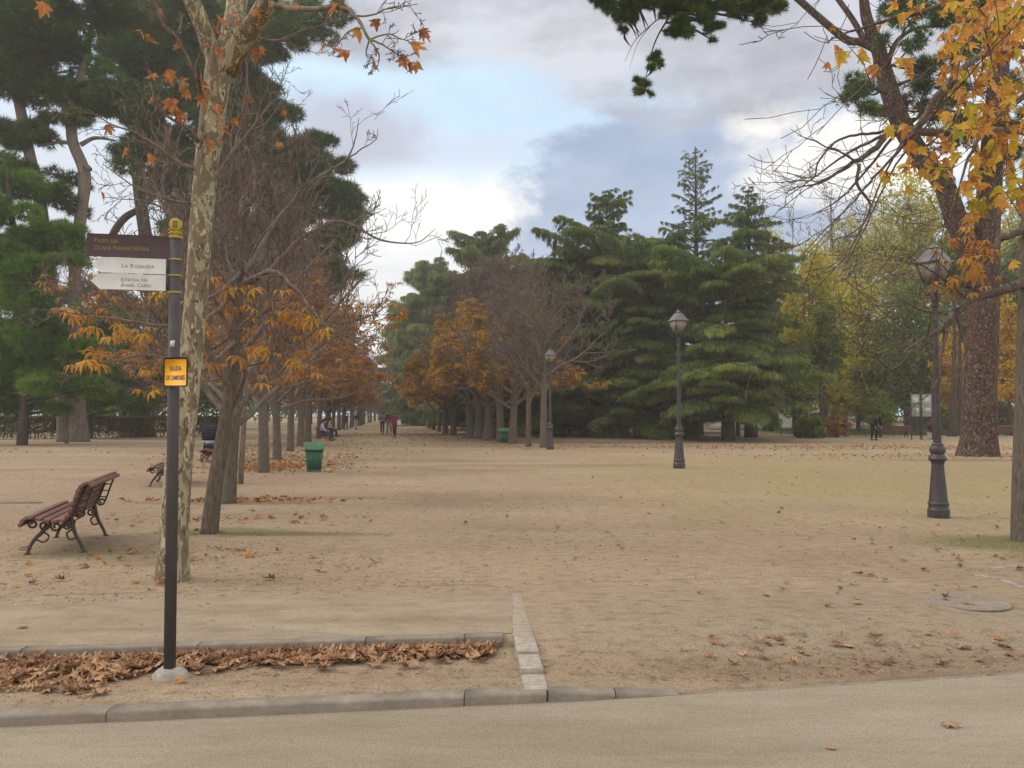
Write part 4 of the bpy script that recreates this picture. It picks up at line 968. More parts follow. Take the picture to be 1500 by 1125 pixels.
person(b4 + ax * .45 + ft * .1, R(97), 'person in dark clothes sitting beyond the pale lilac top on the avenue bench', 'sit', 1.74, (.05, .04, .07), (.05, .05, .10))
b5 = gp(479, 640) + Vector((.0, .8, 0))
person(b5 - ax * .4 + ft * .1, R(97), 'person in a pale peach top sitting on the farther avenue bench', 'sit', 1.7, (.46, .30, .26), (.05, .045, .06))
person(P_(1281, 645), R(12), 'stooping person dressed in black on the sand before the far grass', 'bend', 1.78, (.016, .018, .024), (.012, .012, .018), (.02, .015, .015))
br = gp(1366, 643.5)
person(Vector((br.x, br.y, 0)), R(150), 'person with auburn hair and blue jeans sitting behind the right-hand lamp', 'sit', 1.7, (.10, .05, .04), (.035, .045, .09), (.26, .10, .05), hairlen=.25)
st = empty('stone_seat', (br.x, br.y - .02, 0), R(150), 'low stone block carrying the auburn haired sitter behind the lamp', 'seat')
g = MB(); g.box((0, .12, .20), (.6, .42, .40)); g.build('block', M['stone_trim'], st, bevel=.02); g = MB(); g.box((0, .12, .415), (.66, .46, .04)); g.build('slab', M['concrete'], st, bevel=.01)

# ------------------------------------------------------------------ notice boards, far fence, building
nb = gp(1341, 644)
for (px0, px1, lab) in ((1336, 1347.5, 'left pale notice board on dark posts behind the leaning trunk'), (1351.5, 1365, 'right greenish notice board on dark posts near the sitting person')):
    a = at(px0, 640, nb.y); b_ = at(px1, 640, nb.y); t = empty('notice_board', ((a.x + b_.x) / 2, nb.y, 0), 0, lab, 'notice board'); w = b_.x - a.x
    g = MB(); g.box((0, 0, 2.1), (w, .05, 1.35)); g.build('panel', M['panel_pale'], t, bevel=.01)
    for s in (-1, 1):
        g = MB(); g.tube([(s * (w / 2 + .03), .0, 0), (s * (w / 2 + .03), .0, 2.9)], .035, 8); g.build('post', M['lamp_iron'], t, True)
    g = MB(); g.box((0, -.028, 2.35), (w * .7, .006, .5)); g.box((w * .1, -.028, 1.8), (w * .6, .006, .3)); g.build('poster', M['stone_trim'], t)
# low white building behind the cedars
Yb = 84.0
xl, xr_ = at(1040, 600, Yb).x, at(1290, 600, Yb).x
bw = empty('white_building', ((xl + xr_) / 2, Yb, 0), 0, 'low white rendered building with dark windows glimpsed behind the cedar branches', 'building')
W = xr_ - xl; Hb = 9.5
wins = [(1095 - 11, 1095 + 3, 604, 624), (1118, 1141, 603.5, 623.5), (1160, 1171, 604, 624), (1190, 1206, 604, 624), (1225, 1243, 604, 624), (1118, 1141, 560, 585), (1160, 1180, 560, 585), (1195, 1215, 560, 585), (1118, 1141, 520, 545), (1165, 1185, 520, 545), (1200, 1220, 520, 545)]
g = MB(); cxm = (xl + xr_) / 2
rects = []
for a, b_, y0, y1 in wins:
    A = at(a, y0, Yb); B = at(b_, y1, Yb); rects.append((A.x - cxm, B.x - cxm, max(.55, B.z), A.z))
xsb = sorted({-W / 2, W / 2} | {q for r_ in rects for q in r_[:2]}); zsb = sorted({-.2, Hb} | {q for r_ in rects for q in r_[2:]})
for x0, x1 in zip(xsb[:-1], xsb[1:]):
    for z0, z1 in zip(zsb[:-1], zsb[1:]):
        xm, zm = (x0 + x1) / 2, (z0 + z1) / 2
        if any(r_[0] < xm < r_[1] and r_[2] < zm < r_[3] for r_ in rects): continue
        g.add([(x0, 0, z0), (x1, 0, z0), (x1, 0, z1), (x0, 0, z1)], [(0, 1, 2, 3)])
g.box((0, 6.0, Hb / 2), (W, .2, Hb)); g.box((-W / 2 + .1, 3, Hb / 2), (.2, 5.8, Hb - .01)); g.box((W / 2 - .1, 3, Hb / 2), (.2, 5.8, Hb - .01)); g.build('wall', M['wall_white'], bw)
g = MB(); g.box((0, 3, Hb + .1), (W + .6, 6.8, .2)); g.build('roof', M['stone_trim'], bw)
g = MB(); g.box((0, -.03, .25), (W, .06, .5)); g.build('plinth', M['stone_trim'], bw)
for r_ in rects:
    g = MB(); cx_, cz_ = (r_[0] + r_[1]) / 2, (r_[2] + r_[3]) / 2; w_, h_ = r_[1] - r_[0], r_[3] - r_[2]
    g.box((cx_, .15, cz_), (w_, .03, h_)); wn = g.build('window', M['win_glass'], bw)
    g = MB(); 
    for dx in (-w_ / 2 + .04, 0, w_ / 2 - .04): g.box((cx_ + dx, .12, cz_), (.06, .05, h_))
    g.box((cx_, .12, r_[3] - .04), (w_, .049, .07)); g.build('frame', M['stone_trim'], wn)
    g = MB(); g.box((cx_, -.04, r_[2] - .05), (w_ + .2, .16, .08)); g.build('sill', M['stone_trim'], wn)
# low pale wall pieces farther right
for (px0, px1, y0, Y, lab) in ((1255, 1400, 622, 96, 'long low white wall glimpsed between trunks beyond the lawn'), (1452, 1498, 623, 96, 'short low white wall glimpsed right of the lamp beyond the lawn')):
    a = at(px0, y0, Y); b_ = at(px1, y0, Y); t = empty('low_wall', ((a.x + b_.x) / 2, Y, 0), 0, lab, 'wall')
    g = MB(); g.box((0, 0, a.z * .5), (b_.x - a.x, .3, a.z)); g.build('wall', M['wall_white'], t); g = MB(); g.box((0, 0, a.z + .04), (b_.x - a.x + .1, .4, .08)); g.build('coping', M['stone_trim'], t)

# manhole cover and rain grate near the right tree
mh = gp(1421, 882, .0); g = MB(); g.lathe([(.0, .006), (.29, .006), (.30, .004), (.305, -.01)][::-1], 32)
M['castiron'] = mat_plain('cast_iron', (.225, .19, .158), .9, .25, 16, 0, .4, .1, dirt=(.31, .245, .17))
o = g.build('manhole_cover', M['castiron'], None, loc=(mh.x, mh.y, .001)); tag(o, 'round grey iron manhole cover set in the sand at the right', 'manhole cover')
g = MB(); q = [gp(1428, 843), gp(1465, 848), gp(1488, 857), gp(1500, 862)]
for a, b_ in zip(q[:-1], q[1:]):
    m_ = (a + b_) / 2; d_ = b_ - a; g.box((m_.x, m_.y, -.005), (d_.length - .01, .06, .03), rz=math.atan2(d_.y, d_.x))
q = [gp(1455, 833), gp(1480, 830.5), gp(1520, 830)]
for a, b_ in zip(q[:-1], q[1:]):
    m_ = (a + b_) / 2; d_ = b_ - a; g.box((m_.x, m_.y, -.005), (d_.length - .01, .06, .03), rz=math.atan2(d_.y, d_.x))
tag(g.build('tree_edging', M['kerb_pale']), kind='structure')

# ------------------------------------------------------------------ foreground plane tree (left)
def sub_limbs(out, pts, rad, dirs, L, P, k, t0=.25): branch_from(out, pts, rad, dirs, L, 0, P, k, t0)
PT = dict(n=[4, 5, 4, 3], kids=[6, 4, 3, 0], start=[.25, .2, .2, .2], ang=[48, 42, 42, 40], ratio=[.45, .5, .5, .5], trop=[.05, .06, .08, .1], wig=[.1, .2, .24, .25], rr=.45, rt=.0028)
def limbs_tree(root, base, limbs, P, seed, mat, kk=6, name='branches', thick=None):
    random.seed(seed); out = {}
    for ctrl, rads, k in limbs:
        pts, rr, dirs = smooth_path([Vector(c) - base for c in ctrl], rads, 5)
        for i in range(1, len(pts) - 1): pts[i] += rv() * (min(.014, rr[i] * .3) if rr[i] < .045 else .002)
        out.setdefault(0, []).append((pts, rr, dirs)); L = sum((pts[i + 1] - pts[i]).length for i in range(len(pts) - 1))
        if k: sub_limbs(out, pts, rr, dirs, L, P, k)
    g = MB()
    for l, s in ((0, 9), (1, 5), (2, 3), (3, 3)):
        if l in out:
            if l == 0:
                for p_, r_, d_ in out[0]: g.tube(p_, r_, s)
            else: tubes_from(g, out[l], s)
    g.build(name, mat, root, True); return out
bp = gp(252, 850); Y0 = bp.y
pl1 = empty('plane_tree', bp, 0, 'pale mottled plane tree forking high up, right behind the dark signpost', 'tree')
ctr = [(253, 862), (254, 800), (262, 680), (276, 560), (288, 430), (297, 300), (309, 190), (321, 100), (330, 78)]
wpx = [52, 42, 38, 34, 33, 33, 36, 39, 44]
pts, rr, dirs = smooth_path([at(a, b_, Y0) - bp for a, b_ in ctr], [w / 2 / F * Y0 for w in wpx], 7)
g = MB(); g.tube(pts, rr, 22); g.build('trunk', M['plane_bark'], pl1, True)
def A(px, py, Y): return at(px, py, Y)
big = [([A(322, 108, Y0), A(309, 72, Y0 - .03), A(297, 38, Y0 - .1), A(281, 0, Y0 - .2), A(255, -90, Y0 - .5), A(225, -220, Y0 - 1)], [.10, .088, .08, .078, .065, .03], 0),
       ([A(328, 105, Y0), A(336, 60, Y0 + .05), A(345, 20, Y0 + .15), A(352, -30, Y0 + .25), A(365, -160, Y0 + .5)], [.12, .10, .10, .095, .06], 0),
       ([A(330, 100, Y0), A(350, 68, Y0 - .08), A(370, 38, Y0 - .25), A(392, 2, Y0 - .5), A(440, -80, Y0 - 1.1)], [.12, .10, .092, .085, .05], 0)]
o1 = limbs_tree(pl1, bp, big, PT, 3, M['plane_bark'], name='limb')
tw = [([A(392, 2, Y0 - .5), A(430, 12, Y0 - .9), A(498, 12, Y0 - 1.2), A(520, 24, Y0 - 1.3), A(541, 58, Y0 - 1.4)], [.028, .025, .02, .016, .012], 0),
      ([A(541, 58, Y0 - 1.4), A(560, 66, Y0 - 1.45), A(580, 78, Y0 - 1.45), A(592, 84, Y0 - 1.5)], [.009, .007, .005, .003], 5),
      ([A(541, 58, Y0 - 1.4), A(555, 80, Y0 - 1.5), A(553, 98, Y0 - 1.5)], [.008, .006, .003], 4),
      ([A(541, 58, Y0 - 1.4), A(570, 50, Y0 - 1.3), A(590, 58, Y0 - 1.2), A(598, 48, Y0 - 1.2)], [.008, .006, .004, .003], 5),
      ([A(530, 40, Y0 - 1.35), A(510, 46, Y0 - 1.4), A(494, 66, Y0 - 1.4), A(488, 66, Y0 - 1.4)], [.008, .006, .004, .003], 4),
      ([A(520, 24, Y0 - 1.3), A(545, 22, Y0 - 1.2), A(570, 12, Y0 - 1.2), A(612, 6, Y0 - 1.1)], [.009, .007, .005, .003], 6),
      ([A(500, 12, Y0 - 1.2), A(490, -20, Y0 - 1.3), A(470, -40, Y0 - 1.3)], [.012, .009, .005], 5),
      ([A(541, 58, Y0 - 1.4), A(536, 80, Y0 - 1.3), A(545, 88, Y0 - 1.3)], [.007, .005, .003], 3),
      ([A(288, 248, Y0), A(262, 238, Y0 - .2), A(235, 218, Y0 - .35), A(200, 195, Y0 - .5), A(165, 183, Y0 - .6), A(128, 160, Y0 - .7)], [.022, .018, .014, .010, .007, .003], 7),
      ([A(294, 215, Y0), A(278, 190, Y0 - .25), A(245, 170, Y0 - .4), A(228, 150, Y0 - .5), A(220, 120, Y0 - .5)], [.02, .016, .012, .008, .004], 6),
      ([A(302, 150, Y0), A(285, 110, Y0 - .3), A(262, 60, Y0 - .5), A(240, 35, Y0 - .6), A(225, 0, Y0 - .7)], [.022, .018, .014, .010, .006], 8),
      ([A(300, 280, Y0), A(330, 240, Y0 + .2), A(352, 190, Y0 + .3), A(362, 110, Y0 + .3), A(358, 80, Y0 + .3)], [.02, .016, .012, .008, .004], 6),
      ([A(296, 290, Y0), A(340, 225, Y0 - .1), A(375, 180, Y0 - .2), A(420, 118, Y0 - .3)], [.018, .013, .009, .003], 4),
      ([A(284, 300, Y0), A(240, 290, Y0 - .3), A(200, 275, Y0 - .6), A(150, 240, Y0 - .8)], [.014, .010, .007, .003], 5),
      ([A(312, 120, Y0), A(350, 50, Y0 + .3), A(400, 60, Y0 + .5), A(450, 40, Y0 + .6)], [.02, .014, .01, .004], 6)]
o2 = limbs_tree(pl1, bp, tw, PT, 5, M['plane_twig'])
def leaf_at(g, items, base, seed, sc=.16, jit=.05, tmpl=T_PLANE, lo=0, hi=1, spread=.07):
    r_ = np.random.default_rng(seed); P0 = []; 
    for px, py, Y, n in items:
        c_ = at(px, py, Y) - base
        for k in range(n): P0.append(np.array(tuple(c_)) + r_.normal(0, spread if n > 1 else .0, 3))
    P0 = np.array(P0); ch_ = tmpl is T_CHEST; D = np.column_stack([r_.normal(0, .6, len(P0)), r_.normal(-.2, .5, len(P0)), r_.normal(-.12 if ch_ else -.9, .15 if ch_ else .45, len(P0))])
    fr_ = frames(D, roll=.25 if ch_ else .8); sc_ = sc * r_.uniform(.55, 1.25, len(P0)); rn_ = np.clip(r_.uniform(lo, hi, len(P0)), 0, 1); ix_ = r_.integers(5, size=len(P0))
    for q in range(5 if not ch_ else 1):
        m_ = ix_ == q if not ch_ else np.ones(len(P0), bool); scatter(g, tmpl if ch_ else T_PLANES[q], P0[m_], fr_[m_], sc_[m_], rn_[m_])
g = MB()
leaf_at(g, [(212, 60, Y0 - .6, 2), (258, 128, Y0 - .5, 2), (260, 148, Y0 - .4, 2), (226, 106, Y0 - .5, 1), (246, 102, Y0 - .5, 1), (268, 68, Y0 - .5, 1), (300, 114, Y0 - .2, 2), (296, 118, Y0 - .2, 1), (314, 72, Y0 - .2, 2), (316, 152, Y0 - .3, 1), (322, 172, Y0 - .25, 2), (318, 184, Y0 - .3, 2), (334, 182, Y0 - .25, 1), (254, 166, Y0 - .4, 2), (328, 16, Y0 - .3, 2), (382, 66, Y0, 1), (373, 74, Y0, 2), (306, 205, Y0 - .3, 1), (218, 222, Y0 - .5, 1), (66, 4, Y0 - .8, 1), (345, 95, Y0, 1), (236, 12, Y0 - .6, 1), (597, 92, Y0 - 1.5, 2), (552, 28, Y0 - 1.2, 1), (512, 74, Y0 - 1.3, 1), (495, 8, Y0 - 1.2, 1)], bp, 4, .17, lo=.0, hi=.6, spread=.06)
leaf_at(g, [(377, 11, Y0 - .5, 1), (434, 4, Y0 - .6, 1), (392, 2, Y0 - .6, 1), (346, 28, Y0 - .3, 1), (600, 62, Y0 - 1.5, 1), (611, 89, Y0 - 1.5, 1), (525, 40, Y0 - 1.3, 1), (349, 20, Y0 - .3, 1)], bp, 9, .15, lo=.62, hi=.9, spread=.03)
ends = [(p_[-1], d_[-1]) for l in (2, 3) for p_, r_, d_ in o2.get(l, [])]; random.shuffle(ends); ends = ends[:14]
scatter(g, T_PLANE, arr([e[0] for e in ends]), frames(arr([e[1] for e in ends]) + (0, 0, -1.2), roll=.8), rng.uniform(.10, .16, len(ends)), rng.uniform(0, .5, len(ends)))
g.build('leaves', M['plane_leaf_brown'], pl1)

# ------------------------------------------------------------------ right foreground plane / overhanging boughs
rp = gp(1503, 792); YR = rp.y
pl2 = empty('plane_tree', rp, 0, 'tree at the right edge with orange and yellow leaves hanging over the top right', 'tree')
pts, rr, dirs = smooth_path([A(1507, 800, YR) - rp, A(1502, 740, YR) - rp, A(1504, 600, YR) - rp, A(1507, 450, YR) - rp, A(1512, 300, YR) - rp, A(1520, 120, YR) - rp, A(1530, -150, YR) - rp], [.20, .155, .135, .125, .12, .11, .07], 7)
g = MB(); g.tube(pts, rr, 16); g.build('trunk', M['chest_bark'], pl2, True)
PR = dict(n=[4, 6, 5, 3], kids=[6, 4, 3, 0], start=[.15, .15, .2, .2], ang=[42, 42, 42, 40], ratio=[.42, .55, .55, .5], trop=[.0, -.02, .06, .12], wig=[.1, .16, .2, .2], rr=.5, rt=.003)
big = [([A(1512, 410, YR), A(1470, 425, YR - .2), A(1420, 440, YR - .3), A(1385, 475, YR - .5), A(1345, 500, YR - .8), A(1320, 520, YR - 1)], [.07, .055, .045, .035, .02, .008], 9),
       ([A(1515, 330, YR), A(1480, 345, YR - .1), A(1462, 350, YR - .2), A(1450, 400, YR - .3), A(1400, 440, YR - .4)], [.05, .042, .035, .025, .012], 5),
       ([A(1510, 190, YR), A(1470, 192, YR - .3), A(1410, 196, YR - .5), A(1340, 192, YR - .8), A(1310, 190, YR - .9), A(1275, 222, YR - 1), A(1235, 248, YR - 1.1), A(1200, 268, YR - 1.2), A(1160, 275, YR - 1.2)], [.06, .055, .05, .045, .04, .032, .02, .012, .005], 6),
       ([A(1310, 192, YR - .9), A(1270, 196, YR - 1), A(1230, 205, YR - 1), A(1200, 235, YR - 1.1), A(1190, 260, YR - 1.1), A(1148, 252, YR - 1.2)], [.02, .016, .013, .01, .008, .004], 5),
       ([A(1258, 240, YR - 1.1), A(1256, 270, YR - 1.1), A(1275, 300, YR - 1.1), A(1262, 330, YR - 1.1), A(1235, 350, YR - 1.2)], [.02, .017, .014, .010, .004], 5),
       ([A(1300, 195, YR - .9), A(1260, 215, YR - 1), A(1230, 232, YR - 1.1), A(1190, 262, YR - 1.2), A(1150, 290, YR - 1.3)], [.02, .016, .012, .008, .004], 4),
       ([A(1520, 60, YR - 1), A(1440, 80, YR - 2), A(1380, 130, YR - 3), A(1340, 190, YR - 3.6), A(1300, 240, YR - 3.9), A(1275, 262, YR - 4)], [.045, .035, .028, .018, .010, .004], 6),
       ([A(1540, -40, YR - 1.5), A(1450, -20, YR - 3), A(1370, 10, YR - 4), A(1300, 30, YR - 4.3), A(1235, 50, YR - 4.4), A(1210, 62, YR - 4.4)], [.04, .03, .018, .012, .007, .003], 4),
       ([A(1540, 120, YR - 2), A(1500, 140, YR - 3), A(1450, 180, YR - 3.6), A(1420, 230, YR - 4), A(1400, 290, YR - 4.2)], [.035, .028, .02, .012, .005], 7),
       ([A(1520, 20, YR - 3), A(1470, 30, YR - 3.8), A(1420, 60, YR - 4.4), A(1400, 110, YR - 4.6)], [.03, .02, .012, .005], 6),
       ([A(1385, 475, YR - .5), A(1380, 520, YR - .7), A(1372, 560, YR - .8), A(1345, 590, YR - .9), A(1322, 586, YR - .9)], [.014, .011, .009, .006, .003], 4),
       ([A(1345, 500, YR - .8), A(1310, 540, YR - 1), A(1280, 520, YR - 1.1), A(1245, 495, YR - 1.2), A(1228, 488, YR - 1.2)], [.012, .01, .008, .005, .003], 5),
       ([A(1385, 460, YR - .5), A(1350, 455, YR - .8), A(1320, 445, YR - 1), A(1290, 468, YR - 1.2), A(1262, 470, YR - 1.2)], [.014, .011, .008, .005, .003], 6),
       ([A(1420, 440, YR - .3), A(1370, 400, YR - .8), A(1330, 385, YR - 1), A(1290, 410, YR - 1.3), A(1255, 430, YR - 1.4)], [.014, .011, .008, .005, .003], 6)]
o3 = limbs_tree(pl2, rp, big, PR, 12, M['bough_twig'])
g = MB()
rL = random.Random(5)
items = []
# dense leaf masses of the near boughs
def mass(x0, x1, y0, y1, n, Ya, Yb, items=items):
    for k in range(n): items.append((rL.uniform(x0, x1), rL.uniform(y0, y1), rL.uniform(Ya, Yb), rL.choice((1, 1, 2))))
mass(1400, 1560, -40, 60, 75, YR - 5, YR - 3); mass(1380, 1560, 40, 160, 70, YR - 5, YR - 3); mass(1395, 1540, 150, 260, 46, YR - 4.6, YR - 3.2); mass(1405, 1500, 250, 300, 9, YR - 4.6, YR - 3.8)
mass(1320, 1400, 180, 270, 13, YR - 4.2, YR - 3.4); mass(1395, 1450, 90, 200, 12, YR - 4.4, YR - 3.6); mass(1270, 1350, 0, 50, 5, YR - 4.4, YR - 3.8); mass(1335, 1400, 0, 60, 5, YR - 4.4, YR - 3.8)
items += [(1222, 66, YR - 4.4, 1), (1240, 72, YR - 4.4, 2), (1256, 70, YR - 4.4, 2), (1266, 74, YR - 4.3, 1), (1335, 100, YR - 3, 1), (1328, 86, YR - 3, 1), (1318, 188, YR - 3.8, 2), (1330, 205, YR - 3.8, 1), (1300, 252, YR - 4, 1), (1290, 262, YR - 4, 2), (1326, 262, YR - 4, 2), (1345, 230, YR - 3.9, 2), (1360, 218, YR - 3.9, 2), (1382, 160, YR - 3.5, 1), (1432, 300, YR - 4.2, 2), (1450, 282, YR - 4.3, 2), (1420, 270, YR - 4.3, 2), (1490, 285, YR - 4.2, 2), (1480, 372, YR - 4, 2)]
leaf_at(g, items + items[::3], rp, 21, .128, lo=.0, hi=1.0, spread=.07)
ends = [(p_[-1], d_[-1]) for l in (2, 3) for p_, r_, d_ in o3.get(l, []) if (p_[-1] + rp).y < YR - 2.6]; random.shuffle(ends); ends = [e for e in ends if (lambda w_: w_.x / w_.y * F > 640 and (w_.z - EYE) / w_.y * F > 330)(e[0] + rp)][:50]
scatter(g, T_PLANE, arr([e[0] for e in ends]), frames(arr([e[1] for e in ends]) + (0, 0, -1.2), roll=.8), rng.uniform(.10, .15, len(ends)), rng.uniform(0, 1, len(ends)))
g.build('leaves', M['plane_leaf'], pl2)
g = MB(); leaf_at(g, [(1388, 366, YR - .8, 3), (1402, 372, YR - .8, 2), (1412, 380, YR - .7, 3), (1383, 392, YR - .8, 2), (1395, 402, YR - .7, 3), (1412, 414, YR - .7, 4), (1438, 386, YR - .5, 3), (1450, 370, YR - .5, 3), (1432, 352, YR - .5, 2), (1412, 320, YR - .5, 2), (1436, 330, YR - .5, 2), (1448, 412, YR - .5, 2), (1380, 385, YR - .8, 2), (1440, 360, YR - .5, 3), (1425, 392, YR - .6, 2), (1408, 425, YR - .7, 2)], rp, 33, .155, lo=.1, hi=.7, spread=.10, tmpl=T_CHEST)
g.build('hanging_leaves', M['chest_leaf'], pl2)

# ------------------------------------------------------------------ chestnut rows
G1 = 'horse chestnuts of the left row'; G2 = 'horse chestnuts of the right row'
b1_ = gp(306, 781)
ch1 = chestnut('horse_chestnut', 4.7, 2.8, 2.8, 50, M['chest_leaf'], .12, True, 11, .098, 12, b1_, lean=.36)
tag(ch1, 'nearest horse chestnut of the left row, leaning right behind the pale plane trunk', 'tree', G1)
g = MB(); cl_items = []
for (x, y, n) in ((88, 455, 5), (110, 460, 3), (120, 472, 3), (125, 478, 2), (142, 478, 3), (162, 476, 4), (180, 468, 3), (205, 485, 4), (190, 497, 4), (218, 488, 4), (112, 525, 3), (130, 520, 4), (145, 516, 3), (160, 514, 4), (175, 510, 3), (140, 438, 5), (155, 434, 4), (195, 508, 3), (232, 440, 3), (228, 560, 4), (234, 572, 3), (308, 404, 3), (320, 400, 2), (330, 455, 4), (312, 450, 3), (338, 462, 2), (308, 473, 3), (306, 488, 3), (310, 530, 3), (365, 518, 4), (378, 520, 3), (402, 450, 4), (425, 445, 4), (438, 448, 4), (452, 442, 3), (370, 420, 3), (446, 470, 3), (455, 472, 2), (410, 535, 5), (430, 540, 5), (445, 545, 4), (395, 540, 3), (433, 522, 4), (475, 480, 3), (330, 545, 3), (400, 555, 3)):
    cl_items.append((x, y, b1_.y + random.uniform(-1.6, 1.2), max(2, n - 1)))
leaf_at(g, cl_items, b1_, 44, .165, lo=.2, hi=.8, spread=.085, tmpl=T_CHEST); g.build('leaf_sprays', M['chest_leaf'], ch1)
tw = [([A(348, 420, b1_.y), A(300, 470, b1_.y - .4), A(240, 478, b1_.y - .8), A(180, 468, b1_.y - 1), A(110, 460, b1_.y - 1.2), A(84, 452, b1_.y - 1.2)], [.035, .028, .02, .014, .008, .004], 6),
      ([A(345, 500, b1_.y), A(290, 545, b1_.y - .3), A(220, 520, b1_.y - .6), A(160, 530, b1_.y - .8), A(104, 528, b1_.y - 1)], [.03, .022, .015, .01, .004], 6),
      ([A(352, 400, b1_.y), A(300, 440, b1_.y - .4), A(240, 420, b1_.y - .6), A(150, 432, b1_.y - .8)], [.03, .02, .012, .004], 5),
      ([A(350, 420, b1_.y), A(390, 400, b1_.y + .2), A(440, 350, b1_.y + .4), A(500, 325, b1_.y + .5), A(560, 352, b1_.y + .6), A(610, 355, b1_.y + .7), A(637, 336, b1_.y + .8)], [.04, .034, .027, .02, .014, .008, .004], 7),
      ([A(360, 400, b1_.y), A(400, 330, b1_.y + .2), A(450, 270, b1_.y + .4), A(505, 235, b1_.y + .5), A(520, 205, b1_.y + .6), A(526, 172, b1_.y + .6)], [.034, .028, .022, .015, .009, .004], 4),
      ([A(505, 235, b1_.y + .5), A(530, 218, b1_.y + .5), A(550, 205, b1_.y + .5), A(554, 188, b1_.y + .5)], [.012, .009, .006, .003], 3),
      ([A(372, 330, b1_.y), A(372, 240, b1_.y + .2), A(350, 200, b1_.y + .2), A(390, 180, b1_.y + .2), A(425, 125, b1_.y + .2)], [.03, .022, .014, .009, .003], 2),
      ([A(356, 415, b1_.y), A(400, 398, b1_.y - .2), A(430, 420, b1_.y - .3), A(470, 470, b1_.y - .4), A(520, 510, b1_.y - .3)], [.045, .035, .025, .015, .004], 6),
      ([A(350, 450, b1_.y), A(310, 400, b1_.y + .2), A(280, 350, b1_.y + .3), A(230, 300, b1_.y + .3), A(160, 290, b1_.y + .3)], [.035, .028, .02, .012, .004], 7)]
PC = dict(n=[4, 5, 4, 3], kids=[6, 4, 3, 0], start=[.25, .2, .2, .2], ang=[48, 42, 42, 40], ratio=[.36, .5, .5, .5], trop=[.05, .08, .1, .1], wig=[.1, .18, .2, .2], rr=.45, rt=.0035)
limbs_tree(ch1, b1_, tw, PC, 8, M['chest_twig'], name='limbs')
ordw = ['second', 'third', 'fourth', 'fifth', 'sixth', 'seventh', 'eighth', 'ninth']
# prototypes
pA = chestnut('horse_chestnut', 6.3, 4.2, 3.4, 650, M['chest_leaf_brown'], .13, True, 21, .125, 13, (0, 0, 0), lean=.15, twr=.007)
pB = chestnut('horse_chestnut', 9.4, 6.9, 3.7, 2300, M['chest_leaf_brown'], .17, True, 22, .16, 16, (0, 0, 0), lean=-.1, twr=.011)
pC = chestnut('horse_chestnut', 11.0, 8.6, 4.0, 3400, M['chest_leaf_gold'], .27, True, 23, .22, 17, (0, 0, 0), lean=.1, dens=1.0, twr=.014, lowk=2.6)
pD = chestnut('horse_chestnut', 10.2, 7.6, 3.6, 90, M['chest_leaf_brown'], .26, True, 24, .19, 17, (0, 0, 0), lean=-.2, twr=.014)
pE = chestnut('horse_chestnut', 8.4, 4.8, 4.3, 12, M['chest_leaf_brown'], .2, False, 25, .17, 15, (0, 0, 0), lean=.1, twr=.011)
used = set()
def put(proto, loc, rz, sc, lab, grp, zs=None):
    c = proto if id(proto) not in used else copy_tree(proto); used.add(id(proto))
    c.location = loc; c.rotation_euler.z = rz; c.scale = (sc, sc, zs or sc); tag(c, lab, 'tree', grp); return c
left = [(gp(335, 737), pA, .88, .3), (gp(386, 692), pA, 1.1, 2.0), (gp(406, 673), pB, .87, .5), (gp(425, 661), pB, .93, 2.6), (gp(440, 653), pB, 1.0, 4.0), (gp(451, 647), pA, 1.45, 5.0)]
for i_, (p, pr, sc, rz) in enumerate(left):
    put(pr, p, rz, sc, ['horse chestnut trunk close behind the leaning first tree of the left row', 'horse chestnut of the left row just beyond the thin staked tree', 'horse chestnut of the left row level with the green litter bin, brown leaves', 'horse chestnut of the left row just beyond the green litter bin', 'horse chestnut of the left row before the bench with sitting people', 'horse chestnut of the left row beside the bench with sitting people'][i_], G1)
x, y = gp(451, 647).x, gp(451, 647).y; i_ = 0
while y < 235:
    st_ = 7.0 if y < 120 else 10; y += st_; x -= st_ * (.15 if y < 90 else .13)
    put([pB, pC, pB, pD][i_ % 4] if y < 150 else [pC, pB][i_ % 2], Vector((x + random.uniform(-.3, .3), y, 0)), random.uniform(0, 6.2), random.uniform(.9, 1.05) * (.95 if i_ % 4 == 1 else 1), 'far horse chestnut in the dense brown end of the left row' if y > 90 else 'horse chestnut beyond the sitting people in the left row', G1 + (', distant' if y > 90 else ', beyond the benches')); i_ += 1
rb = [(796, 655.5, pE, .92, 'bare horse chestnut beside the first lamp of the right row'), (774, 654, pE, .74, 'slender bare horse chestnut second in the right row'), (751, 650, pD, 1.0, 'horse chestnut right of the small green bin in the right row'), (733, 648, pC, .98, 'horse chestnut left of the small green bin in the right row'), (715, 645, pC, 1.0, 'orange horse chestnut beside the half hidden lamp of the right row'), (700, 643, pD, 1.12, 'tall twiggy horse chestnut fourth from the small green bin'), (688, 641.5, pC, 1.02, 'orange horse chestnut behind the tall twiggy one in the right row'), (664, 637, pC, 1.02, 'golden horse chestnut beside the farthest lamp of the right row'), (652, 635, pC, 1.0, 'golden horse chestnut just left of the farthest lamp')]
for px, py, pr, sc, lab in rb: put(pr, gp(px, py), random.uniform(0, 6.2), sc, lab, G2)
x, y = gp(652, 635).x, gp(652, 635).y; i_ = 0
while y < 235:
    st_ = 8.0 if y < 120 else 11; y += st_; x -= st_ * (.15 if y < 100 else .115)
    put([pC, pD, pC][i_ % 3], Vector((x, y, 0)), random.uniform(0, 6.2), random.uniform(.8, .95), 'distant horse chestnut in the orange end of the right row', G2 + ', distant'); i_ += 1
